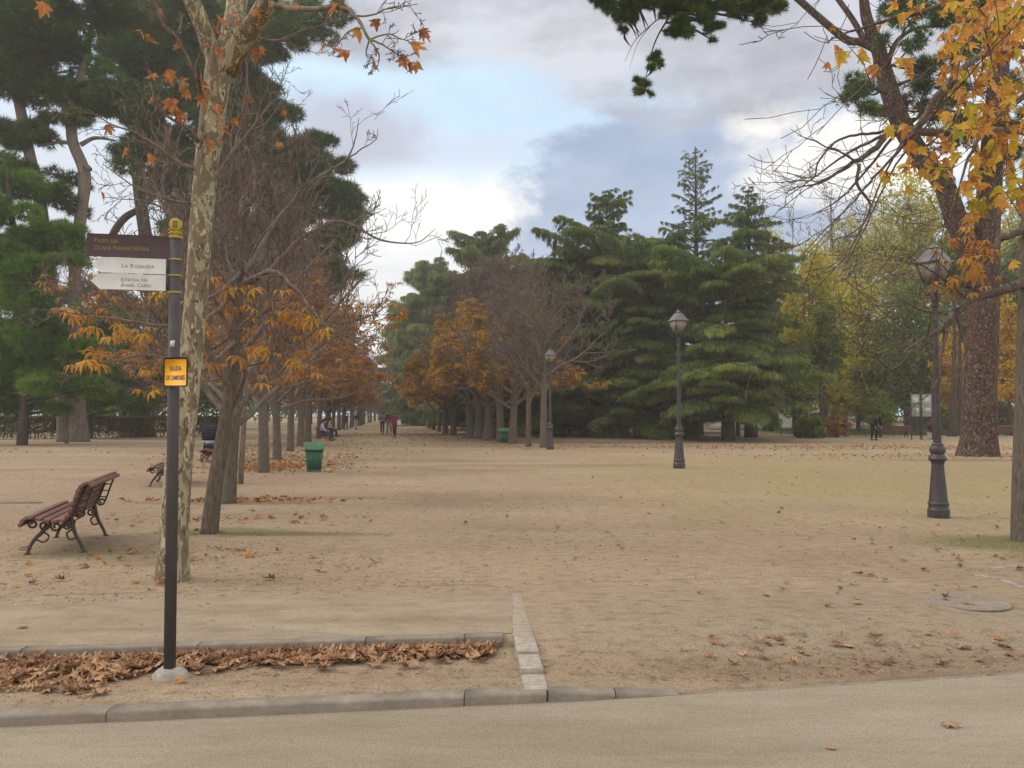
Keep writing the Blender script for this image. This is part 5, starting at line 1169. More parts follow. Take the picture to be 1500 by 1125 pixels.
# closing trees at the end of the avenue
for i_, (px, sc) in enumerate(((530, 1.0), (548, .8), (562, .75), (580, .9), (604, 1.0))):
    put(pC, at(px, 612, 262 + 9 * (i_ % 2)) * Vector((1, 1, 0)) if False else Vector((at(px, 612, 262 + 9 * (i_ % 2)).x, 262 + 9 * (i_ % 2), 0)), i_ * 1.3, sc, 'hazy orange tree closing the far end of the avenue', 'trees closing the avenue')
# staked young tree between
yp = gp(352, 709); random.seed(3)
yt = bare_tree('young_tree', 'thin young tree tied to a wooden stake in the left row', yp, 4.6, 1.2, 5, M['chest_twig'], .055, 8, None, None, 0, .005, .55)
sk_ = empty('tree_stake', (yp.x - .17, yp.y - .05, 0), 0, 'wooden stake with a tie supporting the thin young tree', 'stake')
g = MB(); g.tube([(0, 0, -.05), (.01, 0, 2.1)], .045, 10); g.build('stake', M['grey_twig'], sk_, True)
g = MB(); g.tube([(-.05, -.05, 1.75), (.1, -.075, 1.77), (.24, .0, 1.76), (.18, .1, 1.75), (0, .06, 1.75)], .012, 6); g.build('tie', M['black'], sk_, True)

# ------------------------------------------------------------------ pines on the left
def clumps(lst, Y, jit=1.5):
    return [(at(px, py, Y + random.uniform(-jit, jit)), r * Y / F) for px, py, r in lst]
random.seed(31)
bA = gp(106, 647); YA = bA.y
pine('pine_tree', 'tall twin-stemmed grey pine at the upper left with dark needle masses', bA,
     [([A(115, 650, YA), A(113, 600, YA), A(110, 500, YA), A(110, 400, YA), A(119, 310, YA), A(124, 255, YA), A(106, 205, YA), A(108, 165, YA), A(125, 90, YA), A(140, 10, YA)], [.62, .46, .36, .33, .32, .33, .30, .28, .2, .1]),
      ([A(95, 650, YA), A(93, 600, YA), A(84, 480, YA), A(70, 380, YA), A(58, 290, YA), A(42, 220, YA), A(24, 130, YA), A(10, 50, YA)], [.45, .36, .34, .33, .32, .30, .28, .2])],
     [([A(115, 215, YA), A(90, 208, YA), A(55, 214, YA)], [.13, .10, .07]), ([A(118, 212, YA), A(140, 202, YA), A(170, 206, YA - 1)], [.14, .11, .05]), ([A(34, 150, YA), A(50, 115, YA), A(100, 104, YA)], [.16, .12, .06]),
      ([A(122, 240, YA), A(132, 248, YA - .5)], [.18, .14]), ([A(45, 180, YA), A(70, 160, YA), A(80, 165, YA)], [.06, .05, .03])],
     clumps([(30, 35, 55), (5, 110, 50), (40, 90, 42), (90, 30, 50), (70, 60, 40), (150, 15, 50), (122, 62, 40), (105, 125, 38), (135, 135, 36), (85, 140, 25), (150, 150, 30), (165, 120, 32), (60, 10, 50), (10, 190, 32), (30, 210, 26), (60, 205, 20), (62, 170, 14), (80, 285, 24), (95, 262, 16), (100, 300, 18), (15, 10, 50), (110, 170, 24), (20, 250, 30)], YA), M['pine_leaf'], M['pine_bark'], .42, 125)
bC = gp(200, 640); YC = bC.y
pine('pine_tree', 'thick dark leaning pine behind the signpost with crown spreading over the avenue side', bC,
     [([A(205, 641, YC), A(203, 600, YC), A(214, 540, YC), A(222, 460, YC), A(218, 380, YC), A(208, 310, YC), A(202, 250, YC), A(205, 180, YC), A(215, 100, YC), A(220, 20, YC)], [1.05, .72, .55, .5, .46, .42, .4, .35, .25, .12]),
      ([A(187, 641, YC), A(184, 600, YC), A(174, 550, YC), A(154, 480, YC), A(150, 410, YC), A(162, 352, YC), A(182, 320, YC), A(210, 302, YC), A(244, 266, YC)], [.6, .42, .36, .32, .28, .26, .25, .22, .14])],
     [([A(208, 200, YC), A(260, 150, YC), A(330, 100, YC), A(400, 60, YC)], [.22, .18, .12, .06]), ([A(205, 260, YC), A(250, 240, YC), A(300, 220, YC)], [.18, .12, .07])],
     clumps([(190, 30, 50), (240, 25, 50), (225, 90, 44), (190, 100, 36), (185, 175, 30), (215, 190, 36), (230, 215, 38), (205, 230, 26), (250, 160, 40), (270, 95, 44), (300, 40, 48), (300, 130, 40), (350, 20, 46), (345, 75, 38), (400, 20, 40), (435, 25, 34), (462, 40, 22), (430, 58, 18), (395, 62, 24), (270, 200, 36), (265, 250, 34), (180, 60, 40), (500, 15, 14), (240, 280, 30), (405, 78, 12)], YC, 2.5), M['pine_leaf'], M['dark_bark'], .48, 120)
bD = Vector((at(330, 640, 66).x, 66, 0)); YD = 66
pine('pine_tree', 'dark conical pine rising behind the first bare chestnut of the left row', bD,
     [([A(330, 640, YD), A(335, 500, YD), A(345, 300, YD), A(350, 150, YD), A(360, 60, YD)], [.5, .42, .35, .22, .1])], [],
     clumps([(360, 110, 28), (385, 128, 18), (340, 150, 40), (385, 165, 34), (415, 160, 18), (360, 210, 46), (410, 210, 38), (445, 205, 26), (467, 208, 12), (330, 250, 48), (390, 270, 52), (440, 255, 40), (480, 250, 30), (505, 245, 14), (470, 300, 40), (505, 290, 24), (510, 325, 18), (420, 320, 48), (350, 320, 52), (300, 310, 46), (490, 350, 30), (515, 350, 14), (440, 380, 46), (380, 390, 50), (320, 390, 52), (470, 410, 34), (280, 400, 46), (500, 395, 20), (280, 340, 40), (430, 440, 44), (360, 450, 50), (300, 460, 50)], YD, 3), M['pine_leaf'], M['dark_bark'], .60, 95)
bE = gp(32, 652); YE = bE.y
pine('pine_tree', 'lighter green bushy pine at the left edge above the trimmed hedge', bE,
     [([A(32, 655, YE), A(36, 600, YE), A(38, 540, YE), A(30, 420, YE), A(15, 300, YE), A(5, 220, YE)], [.27, .22, .2, .18, .14, .06])], [],
     clumps([(5, 270, 34), (15, 310, 34), (45, 345, 30), (70, 335, 26), (95, 345, 20), (15, 370, 36), (60, 385, 20), (105, 385, 16), (10, 430, 40), (30, 480, 40), (75, 520, 34), (20, 540, 40), (60, 565, 34), (100, 540, 28), (0, 500, 40), (8, 590, 30), (95, 500, 22), (120, 570, 24), (-20, 400, 50), (-30, 300, 50), (-30, 560, 50), (5, 245, 24), (118, 362, 16), (80, 365, 26), (60, 450, 28), (100, 455, 20), (128, 515, 24), (30, 560, 38), (85, 595, 22), (10, 360, 36), (40, 420, 30)], YE, 1.5), M['pine_leaf_light'], M['dark_bark'], .34, 170)
pine('pine_tree', 'low dark pine foliage between the grey trunks and the signpost', gp(130, 642),
     [([A(130, 644, YA + 6), A(131, 600, YA + 6), A(140, 520, YA + 6), A(150, 440, YA + 6)], [.25, .2, .15, .06])], [],
     clumps([(150, 575, 30), (180, 585, 30), (140, 540, 34), (185, 545, 32), (150, 500, 34), (165, 460, 34), (200, 500, 28), (110, 590, 24), (145, 420, 26), (120, 470, 26), (205, 590, 16), (225, 540, 24), (90, 430, 24)], YA + 6, 1.2), M['pine_leaf_light'], M['dark_bark'], .40, 130)
# bare purplish tree between the pines
random.seed(6); bt = Vector((at(92, 640, 45).x, 45.4, 0))
bare_tree('bare_tree', 'pale leafless tree in front of the left pines', bt, 10.0, 5.0, 9, M['grey_twig'], .09, 14, None, None, 0, .011, .35, trop=.02)
# clipped hedge
hA = gp(-60, 644); hB = gp(330, 639)
hg = empty('clipped_hedge', ((hA.x + hB.x) / 2, (hA.y + hB.y) / 2, 0), math.atan2(hB.y - hA.y, hB.x - hA.x), 'long trimmed brown-green hedge behind the left pine trunks', 'hedge')
Lh = (hB - hA).length; n = 26000
P0 = np.column_stack([rng.uniform(-Lh / 2, Lh / 2, n), rng.uniform(-.5, .5, n), 1.35 * rng.random(n) ** .75]); sh = rng.random(n)
P0[:, 1] = np.where(sh < .6, -.5 + np.abs(rng.normal(0, .07, n)), P0[:, 1]); P0[:, 2] = np.where(sh > .8, 1.35 + rng.normal(0, .03, n), P0[:, 2])
keep = (P0[:, 2] > .35) | (rng.random(n) < .55); P0 = P0[keep]; rr_ = np.clip(.38 + .3 * np.sin(P0[:, 0] * .45 + 1) + rng.normal(0, .14, len(P0)), 0, 1)
g = MB(); scatter(g, T_SMALL, P0, frames(rng.normal(0, 1, P0.shape), roll=1), rng.uniform(.08, .16, len(P0)), rr_); g.build('foliage', M['hedge_leaf'], hg)
g = MB()
for k in range(60):
    x_ = -Lh / 2 + Lh * (k + random.random()) / 60; g.tube([(x_, random.uniform(-.2, .2), 0), (x_ + random.uniform(-.1, .1), 0, .6), (x_ + random.uniform(-.2, .2), 0, 1.2)], [.03, .025, .012], 5, False)
g.build('stems', M['dark_bark'], hg)

# ------------------------------------------------------------------ backdrop trees on the left
def blobpx(lst, base, Y): return [((at(px, py, Y + random.uniform(-1, 1)) - base), (rx * Y / F, rx * Y / F * .9, ry * Y / F)) for px, py, rx, ry in lst]
for i_, (px, top, Y, w, mt, lab) in enumerate(((-20, 380, 78, 75, 'green_leaf', 'dark evergreen mass at the far left edge behind the hedge'), (80, 440, 84, 60, 'pine_leaf', 'dark evergreen tree behind the twin grey pine stems'), (165, 430, 80, 60, 'green_leaf', 'evergreen tree behind the hedge between two pine trunks'), (255, 400, 86, 62, 'pine_leaf', 'dark evergreen tree right behind the signpost'), (330, 420, 92, 60, 'green_leaf', 'evergreen tree filling the gap behind the left chestnut trunks'), (405, 430, 110, 55, 'green_leaf', 'farther evergreen tree behind the left chestnut row'), (455, 470, 140, 40, 'pine_leaf', 'small dark evergreen far behind the left chestnut row'))):
    random.seed(100 + i_); base = Vector((at(px, 620, Y).x, Y, 0)); H_ = at(px, top, Y).z
    broadleaf('evergreen_tree', lab, base, H_, blobpx([(px, (top + 625) / 2 + 10, w, (625 - top) * .38), (px - w * .4, 560, w * .7, 55), (px + w * .4, 550, w * .7, 60), (px, top + 50, w * .6, 45)], base, Y), M[mt], M['dark_bark'], 9000, .34, 100 + i_, tr=.25, hollow=.3)
# bush with fresh green seen right over the hedge
base = Vector((at(145, 640, 66).x, 66, 0)); random.seed(4)
broadleaf('garden_bush', 'bright green round bush showing over the hedge', base, 2.2, blobpx([(145, 606, 16, 10), (158, 604, 12, 9)], base, 66), M['green_leaf'], M['dark_bark'], 1500, .16, 4, tr=.05, hollow=.2)
base = Vector((at(222, 640, 72).x, 72, 0))
broadleaf('small_autumn_tree', 'small rust coloured tree over the hedge beside the signpost', base, 4.5, blobpx([(221, 588, 13, 24), (226, 566, 8, 14)], base, 72), M['chest_leaf_brown'], M['dark_bark'], 2200, .22, 5, tr=.07, hollow=.2)

# ------------------------------------------------------------------ cedars
def ced(px, by, Y, top, prof_px, seed, label, **kw):
    base = Vector((at(px, by, Y).x, Y, 0)); H_ = at(px, top, Y).z
    prof = sorted([(max(.3, at(px, py, Y).z), r * Y / F) for py, r in prof_px]) or [(H_, .1)]
    if 'layers' in kw: kw['layers'] = [(at(px, py, Y).z, r * Y / F, n_) for py, r, n_ in kw['layers']]
    return cedar('cedar_tree', label, base, H_, prof, seed, group='cedars right of the avenue', **kw)
ced(1067, 650, 50, 398, [(408, 22), (398, 6)], 41, 'large foreground cedar with a dark bare stem and wide drooping layers', lev=.5, dens=.95, azn=6, lean=(-.2, 0), tas=.46, droop=.30, arch=.12,
    layers=[(412, 60, 8), (424, 118, 13), (436, 90, 8), (478, 66, 5), (505, 84, 7), (540, 120, 10), (556, 140, 10), (580, 112, 11), (596, 118, 10), (612, 52, 8)])
ced(1100, 640, 57, 272, [(600, 50), (560, 70), (500, 80), (450, 85), (400, 72), (360, 55), (330, 42), (300, 25), (272, 4)], 42, 'cedar with the right-hand pointed top, behind the large foreground cedar', lev=.6, dens=.8, azn=6, tas=.55)
ced(1022, 640, 62, 214, [(470, 60), (440, 58), (400, 56), (370, 52), (340, 44), (318, 40), (300, 34), (285, 44), (270, 28), (245, 20), (235, 12), (214, 1)], 43, 'tallest cedar with a thin ragged spire behind the lone lamp', lev=.50, dens=.95, azn=5, tas=.36, droop=.34, arch=.34, bare=.15)
ced(890, 640, 60, 288, [(385, 70), (365, 52), (350, 30), (330, 36), (305, 38), (288, 14)], 44, 'broad domed cedar with skirts to the ground and a small tufted top', lev=.55, dens=1.0, azn=7, tas=.50, droop=.46, arch=.30,
    layers=[(392, 100, 12), (408, 132, 13), (438, 140, 13), (468, 120, 11), (500, 140, 13), (532, 132, 12), (562, 145, 13), (592, 138, 13), (620, 125, 13)])
ced(958, 645, 57, 385, [(400, 30), (385, 8)], 45, 'low cedar with foliage to the ground left of the lone lamp', lev=.6, dens=.95, azn=7, tas=.48, droop=.46, arch=.24,
    layers=[(398, 72, 11), (428, 84, 11), (458, 70, 9), (490, 95, 12), (520, 85, 10), (548, 100, 12), (578, 96, 12), (605, 108, 12), (626, 92, 12)])
ced(1000, 642, 72, 400, [(600, 100), (550, 95), (500, 85), (450, 75), (415, 45), (400, 8)], 51, 'dim cedar in the gap behind the lone lamp', lev=.8, dens=.5, azn=7, tas=.7, droop=.3, arch=.15)
ced(820, 640, 66, 380, [(645, 70), (600, 95), (550, 95), (500, 92), (450, 85), (420, 70), (400, 45), (380, 8)], 46, 'cedar behind the bare first chestnut of the right row', lev=.6, dens=.9, azn=7, tas=.65, droop=.35, arch=.15)
ced(705, 636, 86, 345, [(620, 80), (560, 90), (500, 90), (450, 85), (420, 80), (400, 66), (385, 48), (372, 52), (360, 46), (350, 30), (345, 12)], 47, 'flat-topped cedar rising behind the orange chestnuts', lev=.8, dens=.55, azn=7, tas=.95, droop=.12, arch=.10)
ced(760, 638, 78, 372, [(620, 60), (560, 75), (500, 80), (450, 75), (420, 60), (400, 40), (372, 6)], 48, 'cedar between the flat-topped and the broad domed ones', lev=.75, dens=.6, azn=7, tas=.85, droop=.25)
ced(632, 630, 118, 388, [(620, 60), (560, 64), (500, 62), (450, 52), (425, 46), (410, 40), (400, 34), (388, 14)], 49, 'distant dark cedar left of the flat-topped one', lev=1.1, dens=.4, azn=7, tas=1.4, droop=.12)
ced(598, 628, 160, 440, [(620, 40), (560, 42), (520, 40), (480, 34), (460, 24), (440, 8)], 50, 'farthest cedar beside the end of the avenue', lev=1.5, dens=.28, azn=7, tas=1.9, droop=.15)

# ------------------------------------------------------------------ big right pine
bR = gp(1432, 668); YRp = bR.y; random.seed(77)
pine('pine_tree', 'massive reddish barked pine trunk at the right with a limb leaning left', bR,
     [([A(1432, 674, YRp), A(1434, 640, YRp), A(1436, 560, YRp), A(1440, 480, YRp), A(1442, 420, YRp), A(1446, 330, YRp), A(1452, 240, YRp), A(1462, 120, YRp), A(1470, 0, YRp), A(1480, -120, YRp)], [.80, .63, .56, .54, .52, .45, .42, .36, .28, .1]),
      ([A(1442, 440, YRp), A(1425, 380, YRp), A(1400, 320, YRp), A(1382, 270, YRp), A(1350, 230, YRp), A(1322, 185, YRp), A(1302, 130, YRp), A(1286, 70, YRp), A(1268, 20, YRp), A(1262, -60, YRp)], [.42, .42, .40, .36, .36, .36, .33, .26, .2, .12])],
     [([A(1288, 75, YRp), A(1262, 62, YRp), A(1240, 58, YRp), A(1205, 30, YRp), A(1165, -5, YRp), A(1110, -50, YRp)], [.16, .15, .15, .14, .13, .08]),
      ([A(1272, 70, YRp), A(1250, 30, YRp), A(1225, -5, YRp), A(1200, -40, YRp)], [.12, .11, .1, .06]),
      ([A(1298, 110, YRp), A(1310, 66, YRp), A(1340, 42, YRp), A(1385, 38, YRp)], [.1, .09, .07, .04])],
     clumps([(1262, 130, 20), (1248, 145, 14), (1272, 155, 18), (1290, 165, 12), (1238, 142, 8), (1362, 90, 22), (1380, 150, 22), (1355, 160, 16), (1340, 20, 26), (1310, 5, 22), (1380, 20, 26), (1420, 10, 30), (1400, 70, 24), (1440, 120, 30), (1480, 180, 26), (1400, 130, 20), (1350, 130, 18), (1330, 150, 14), (1400, 180, 22), (1365, 175, 14), (1340, 60, 18), (1430, 60, 26), (1390, 210, 16), (1250, 118, 12), (1460, 230, 22), (1300, 60, 10)], YRp, 2), M['pine_leaf'], M['red_pine_bark'], .30, 170)
# overhanging pine bough in the top centre-right, from a tree outside the frame
pbY = 22.0; bq = Vector((at(1120, 700, pbY).x, pbY + 1, 0)); random.seed(79)
# its stem leans out of the frame; only the boughs are in view
pine('pine_bough_tree', 'dark pine boughs hanging into the top of the sky right of centre', Vector((at(1620, 700, pbY).x, pbY, 0)),
     [([Vector((at(1620, 700, pbY).x, pbY, -.1)), A(1620, 300, pbY), A(1560, -120, pbY), A(1400, -240, pbY), A(1200, -200, pbY), A(1050, -110, pbY), A(960, -40, pbY)], [.4, .32, .26, .2, .15, .1, .05])],
     [([A(1000, -30, pbY), A(985, 15, pbY), A(965, 50, pbY), A(955, 75, pbY), A(948, 105, pbY), A(942, 130, pbY)], [.04, .03, .022, .016, .012, .006]), ([A(985, 10, pbY), A(950, 40, pbY), A(930, 60, pbY), A(915, 90, pbY)], [.02, .014, .009, .004]), ([A(955, 35, pbY), A(935, 62, pbY), A(922, 100, pbY)], [.01, .007, .003])],
     clumps([(905, 8, 16), (920, 22, 12), (935, 10, 14), (890, 0, 12), (985, 15, 14), (1000, 30, 12), (990, 48, 9), (1005, 45, 9), (1010, 10, 14), (1040, 38, 8), (1055, 38, 6), (1040, 15, 9), (1100, 10, 12), (1115, 26, 9), (1090, 5, 12), (1140, 8, 9), (960, 82, 7), (966, 92, 5), (955, 98, 5), (945, 122, 7), (938, 134, 6), (932, 118, 4), (955, 138, 3), (1070, 8, 9), (915, 45, 5), (958, 0, 12), (1020, 0, 14), (1030, 25, 14), (975, 0, 16), (1065, -5, 14), (1085, 15, 12), (925, 0, 16), (1118, -4, 14), (875, -6, 10), (1045, 60, 4), (1110, 34, 5)], pbY, .5), M['pine_leaf'], M['dark_bark'], .15, 1500, sub=7, hang=True)

# ------------------------------------------------------------------ right background
def bl(px, top, bot, Y, w, mt, n, ls, lab, seed, name='broadleaf_tree', bark='dark_bark', tr=.2, grp='autumn trees beyond the plaza', lst=None, trunk=None, hol=.5):
    random.seed(seed); base = Vector((at(px, 640, Y).x, Y, 0)); H_ = at(px, top, Y).z; h = bot - top
    lst = lst or [(px, top + h * .28, w * .62, h * .26), (px - w * .45, top + h * .55, w * .6, h * .26), (px + w * .45, top + h * .5, w * .6, h * .28), (px, top + h * .62, w * .75, h * .26), (px - w * .3, top + h * .82, w * .6, h * .17), (px + w * .35, top + h * .82, w * .6, h * .17)]
    tk = [(at(a, b_, Y) - base) for a, b_ in trunk] if trunk else None
    return broadleaf(name, lab, base, H_ * .9, blobpx(lst, base, Y), M[mt], M[bark], n, ls, seed, trunk=tk, tr=tr, group=grp, hollow=hol)
bl(1190, 335, 600, 66, 50, 'yellow_leaf', 9000, .24, 'yellow-green tree just right of the cedars', 201, trunk=[(1208, 645), (1206, 560), (1200, 480), (1195, 380)], tr=.32)
bl(1168, 520, 615, 60, 28, 'green_leaf', 2800, .2, 'small green tree with a leaning dark stem under the cedar edge', 202, trunk=[(1170, 645), (1166, 590), (1160, 540), (1158, 500)], tr=.3)
bl(1255, 410, 625, 72, 62, 'yellow_leaf', 11000, .26, 'broad golden-green tree behind the stooping person', 203, trunk=[(1257, 645), (1257, 600), (1252, 520), (1250, 450)], tr=.2)
bl(1330, 400, 620, 70, 60, 'green_leaf', 10000, .25, 'dull green tree with a leaning double stem behind the notice boards', 204, trunk=[(1345, 646), (1340, 590), (1328, 540), (1305, 480)], tr=.5, bark='chest_bark')
bl(1240, 300, 470, 88, 50, 'yellow_leaf', 4200, .26, 'sparse yellow tree against the bright sky gap', 205, trunk=[(1232, 640), (1232, 500), (1222, 400), (1216, 290)], tr=.25, hol=.75)
bl(1330, 240, 470, 84, 75, 'yellow_leaf', 9000, .27, 'tall thin yellow-green tree behind the leaning pine limb', 206, tr=.3, hol=.7)
bl(1410, 340, 610, 80, 60, 'green_leaf', 9000, .28, 'green tree behind the lamp and the big trunk', 207, tr=.3)
bl(1482, 430, 590, 62, 34, 'gold_leaf', 9000, .2, 'glowing golden tree between the big trunk and the right edge', 208, tr=.12)
bl(1395, 470, 600, 66, 30, 'gold_leaf', 4000, .2, 'golden low tree left of the big reddish trunk', 209, tr=.12)
bl(1500, 250, 480, 88, 60, 'yellow_leaf', 7000, .28, 'yellow-green tree at the far right edge', 210, tr=.25, hol=.65)
bl(1210, 430, 560, 60, 30, 'green_leaf', 3000, .2, 'small palm-like green tree before the golden foliage', 211, trunk=[(1205, 645), (1203, 600), (1202, 540), (1200, 480)], tr=.16)
bl(1290, 560, 632, 58, 22, 'green_leaf', 1500, .15, 'dark shrub under the golden-green tree', 212, name='shrub', tr=.08)
bl(1185, 602, 642, 56, 24, 'green_leaf', 6000, .13, 'rounded laurel bush beside the white building', 213, name='laurel_bush', tr=.06, grp=None, hol=.2)
bl(1225, 606, 640, 58, 22, 'chest_leaf_brown', 1800, .14, 'brownish shrub right of the rounded laurel bush', 214, name='shrub', tr=.06, grp=None)
bl(1450, 575, 630, 76, 45, 'hedge_leaf', 5000, .18, 'grey-green clipped mass behind the far bench', 215, name='shrub', tr=.06, grp=None, hol=.2)
bl(1130, 330, 600, 78, 50, 'yellow_leaf', 6000, .26, 'golden tree glimpsed through the cedar layers', 216, tr=.2)
bl(1380, 590, 635, 90, 60, 'green_leaf', 4000, .2, 'low green bushes beyond the notice boards', 217, name='shrub', tr=.06, grp=None, hol=.2)
for i_, (px, top, Y, sp_, lab) in enumerate(((1222, 268, 74, 6.2, 'bare grey tree top against the sky right of the cedars'), (1120, 272, 80, 4.5, 'bare tree just behind the right-hand cedar top'), (1300, 330, 90, 6.0, 'leafless tree in front of the green mass at the right'), (1165, 300, 86, 5.0, 'faint bare tree between cedars and yellow foliage'), (1350, 300, 92, 6, 'twiggy bare tree behind the notice boards'))):
    base = Vector((at(px, 640, Y).x, Y, 0)); bare_tree('bare_tree', lab, base, at(px, top, Y).z, sp_, 300 + i_, M['grey_twig'], .16, 13, 'bare trees beyond the plaza', M['yellow_leaf'] if i_ in (0, 4) else None, 400, .016, .4)
# dark stems between
for i_, (px, py, Y, r_, top, dx, lab) in enumerate(((1106, 640, 60, .17, 500, 6, 'thin dark trunk below the cedar in front of the white building'), (1395, 646, 60, .35, 380, 4, 'dark trunk left of the big reddish pine'), (1409, 645, 62, .3, 360, -4, 'second dark trunk left of the big reddish pine'), (1082, 640, 60, .15, 520, -8, 'leaning dark trunk beside the foreground cedar stem'), (1478, 642, 75, .2, 400, 3, 'slim trunk behind the golden tree'))):
    bl(px + dx * 2, top - 60, top + 60, Y, 26, 'green_leaf', 2500, .22, lab, 320 + i_, trunk=[(px, 648), (px + dx * .3, 600), (px + dx * .7, 540), (px + dx, top)], tr=r_, grp='slim trees under the far canopy')
# far wood closing every remaining gap
g = MB(); P0 = []
for px in range(-250, 1800, 13):
    Y = 150 + 25 * math.sin(px * .7) if px < 620 or px > 1100 else 130
    if 440 < px < 620: Y = 300
    top = (575 if 500 < px < 610 else 540 if 440 < px < 620 else 500) if px < 620 else (470 if px > 1100 else 520)
    c_ = at(px, top + 10 * math.sin(px * 1.3), Y); nn = 420
    p_ = rng.normal(0, 1, (nn, 3)) * (1.6, 1.6, c_.z * .27) + (c_.x, c_.y, c_.z * .5); P0.append(p_[p_[:, 2] > .2])
P0 = np.concatenate(P0); scatter(g, T_SMALL, P0, frames(rng.normal(0, 1, P0.shape), roll=1), rng.uniform(.4, .9, len(P0)), rng.random(len(P0)) * .8)
tag(g.build('far_wood', M['green_leaf']), 'far belt of dull green woodland behind everything', 'woodland', None, 'stuff')
# grass strip beyond the plaza on the right
n = 26000; P0 = np.column_stack([rng.uniform(24, 66, n), rng.uniform(63, 92, n), np.zeros(n)])
g = MB(); scatter(g, (np.array([(-.06, 0, 0), (.06, 0, 0), (0, .05, 1)]), np.array([(0, 1, 2)])), P0, zframes(np.tile((0, 0, 1.), (n, 1)) + rng.normal(0, .25, (n, 3))), rng.uniform(.12, .34, n)); tag(g.build('grass', M['grass']), 'strip of green grass beyond the sandy plaza', 'grass', None, 'stuff')
gs = MB(); gs.add([(22, 62, .004), (90, 62, .004), (90, 110, .004), (22, 110, .004)], [(0, 1, 2, 3)]); M['lawn'] = mat_plain('lawn', (.10, .12, .035), .95, .35, .8, 0, .3, .1); tag(gs.build('lawn', M['lawn']), kind='structure')
# low rail of the lawn
fr = empty('low_rail', (at(1330, 640, 60.5).x, 60.5, 0), 0, 'low dark hoop rail along the edge of the far grass', 'fence'); g = MB()
for z_ in (.22, .5): g.tube([(-9, 0, z_), (9, 0, z_)], .022, 6)
g.build('rail', M['lamp_iron'], fr)
for k in range(10):
    g = MB(); g.tube([(-9 + 2 * k, 0, 0), (-9 + 2 * k, 0, .56)], .03, 6); g.build('post', M['lamp_iron'], fr)

# ------------------------------------------------------------------ fallen leaves
def flat_frames(n, tilt=.25): return np.einsum('nij,jk->nik', zframes(np.column_stack([rng.normal(0, tilt, n), rng.normal(0, tilt, n), np.ones(n)])), np.eye(3))
def t_curl():
    v, f = T_PLANE; v = v.copy(); v[:, 1] -= .25; v[:, 2] = .35 * np.abs(v[:, 0]) ** 1.3 + .30 * np.abs(v[:, 1]) ** 1.5 + .25 * v[:, 0] * v[:, 1]; return v, f
def t_curl2():
    v, f = T_PLANE; v = v.copy(); v[:, 1] -= .25; v[:, 2] = .3 - .6 * np.abs(v[:, 0]) ** 1.1 - .35 * np.abs(v[:, 1] - .1) + .3 * np.maximum(0, v[:, 1] - .3); return v, f
def t_crumple(k, a):
    v, f = T_PLANES[k]; v = v.copy(); v[:, 1] -= .25; v[:, 2] = np.abs(v[:, 2]) * .8; c_, s_ = math.cos(a), math.sin(a); q = v.copy(); q[:, 0] = v[:, 0] * c_ - v[:, 1] * s_; q[:, 1] = v[:, 0] * s_ + v[:, 1] * c_; q[:, 0] *= .75; q[:, 2] = q[:, 2] * .7 + .25 * np.abs(q[:, 0]) ** 1.2; return q, f
TC = [t_curl(), t_curl2(), t_crumple(1, .6), t_crumple(3, 2.0), t_crumple(4, 1.1)]
def litter(name, pts, zf, mat, s0, s1, label, tilt=.3, kind='stuff'):
    g = MB(); n = len(pts); half = rng.integers(5, size=n)
    Z = np.array([zf(x, y) for x, y in pts]) + rng.uniform(.004, .012, n); P0 = np.column_stack([pts, Z])
    for q, tm in enumerate(TC):
        m_ = half == q; k = int(m_.sum())
        if k: scatter(g, tm, P0[m_], flat_frames(k, tilt), rng.uniform(s0, s1, k))
    tag(g.build(name, mat), label, 'fallen leaves', None, kind)
# bed: deep layer
n = 3600; pts = []
while len(pts) < n:
    x = rng.uniform(-5.5, -.12); y = yk2(x) - .07 - abs(rng.normal(0, .34)) * (1.0 if x < -2.3 else .42)
    lim = yk(x) + (.20 if x < -2.2 else .42)
    if y < lim and rng.random() < .93: continue
    if y < yk(x) + .13: continue
    dens = 1.0 if x < -2.3 else (.8 if x < -1.2 else .65)
    if rng.random() < dens: pts.append((x, y))
pts = np.array(pts)
g = MB(); n = len(pts); P0 = np.column_stack([pts, -.060 + rng.uniform(.0, .020, n) * np.clip((pts[:, 1] - np.array([yk(x) for x in pts[:, 0]])) / .5, .2, 1)])
ixl = rng.integers(5, size=n)
for q in range(5):
    m_ = ixl == q; k = int(m_.sum()); scatter(g, TC[q], P0[m_], flat_frames(k, .2), rng.choice([.035, .05, .07, .09, .12, .14], k) * rng.uniform(.85, 1.15, k))
tag(g.build('leaf_bed', M['litter']), 'thick drift of curled brown plane leaves between the two kerbs', 'fallen leaves', None, 'stuff')
# sparse leaves over the plaza
pts = []
for k in range(900):
    y = rng.uniform(5.4, 30) ** 1.0; x = rng.uniform(-.62, .62) * y; pts.append((x, y))
pts = [p for p in pts if rng.random() < (.6 if p[0] > 1.5 and p[1] < 12 else .16)]
for k in range(110): pts.append((rng.normal(5.6, 1.2), rng.normal(8.3, 1.1)))
for k in range(60): pts.append((rng.uniform(1.2, 4.5), yk(2.5) + rng.uniform(.2, .9)))
pts = np.array([p for p in pts if p[1] > yk(p[0]) + .15 and not (p[0] < .1 and p[1] < l3(p[0]) - .2) and not (p[0] < 1.5 and rng.random() < .5)])
litter('scattered_leaves', pts, gh, M['litter'], .05, .11, 'dry leaves scattered singly over the sandy plaza', .2)
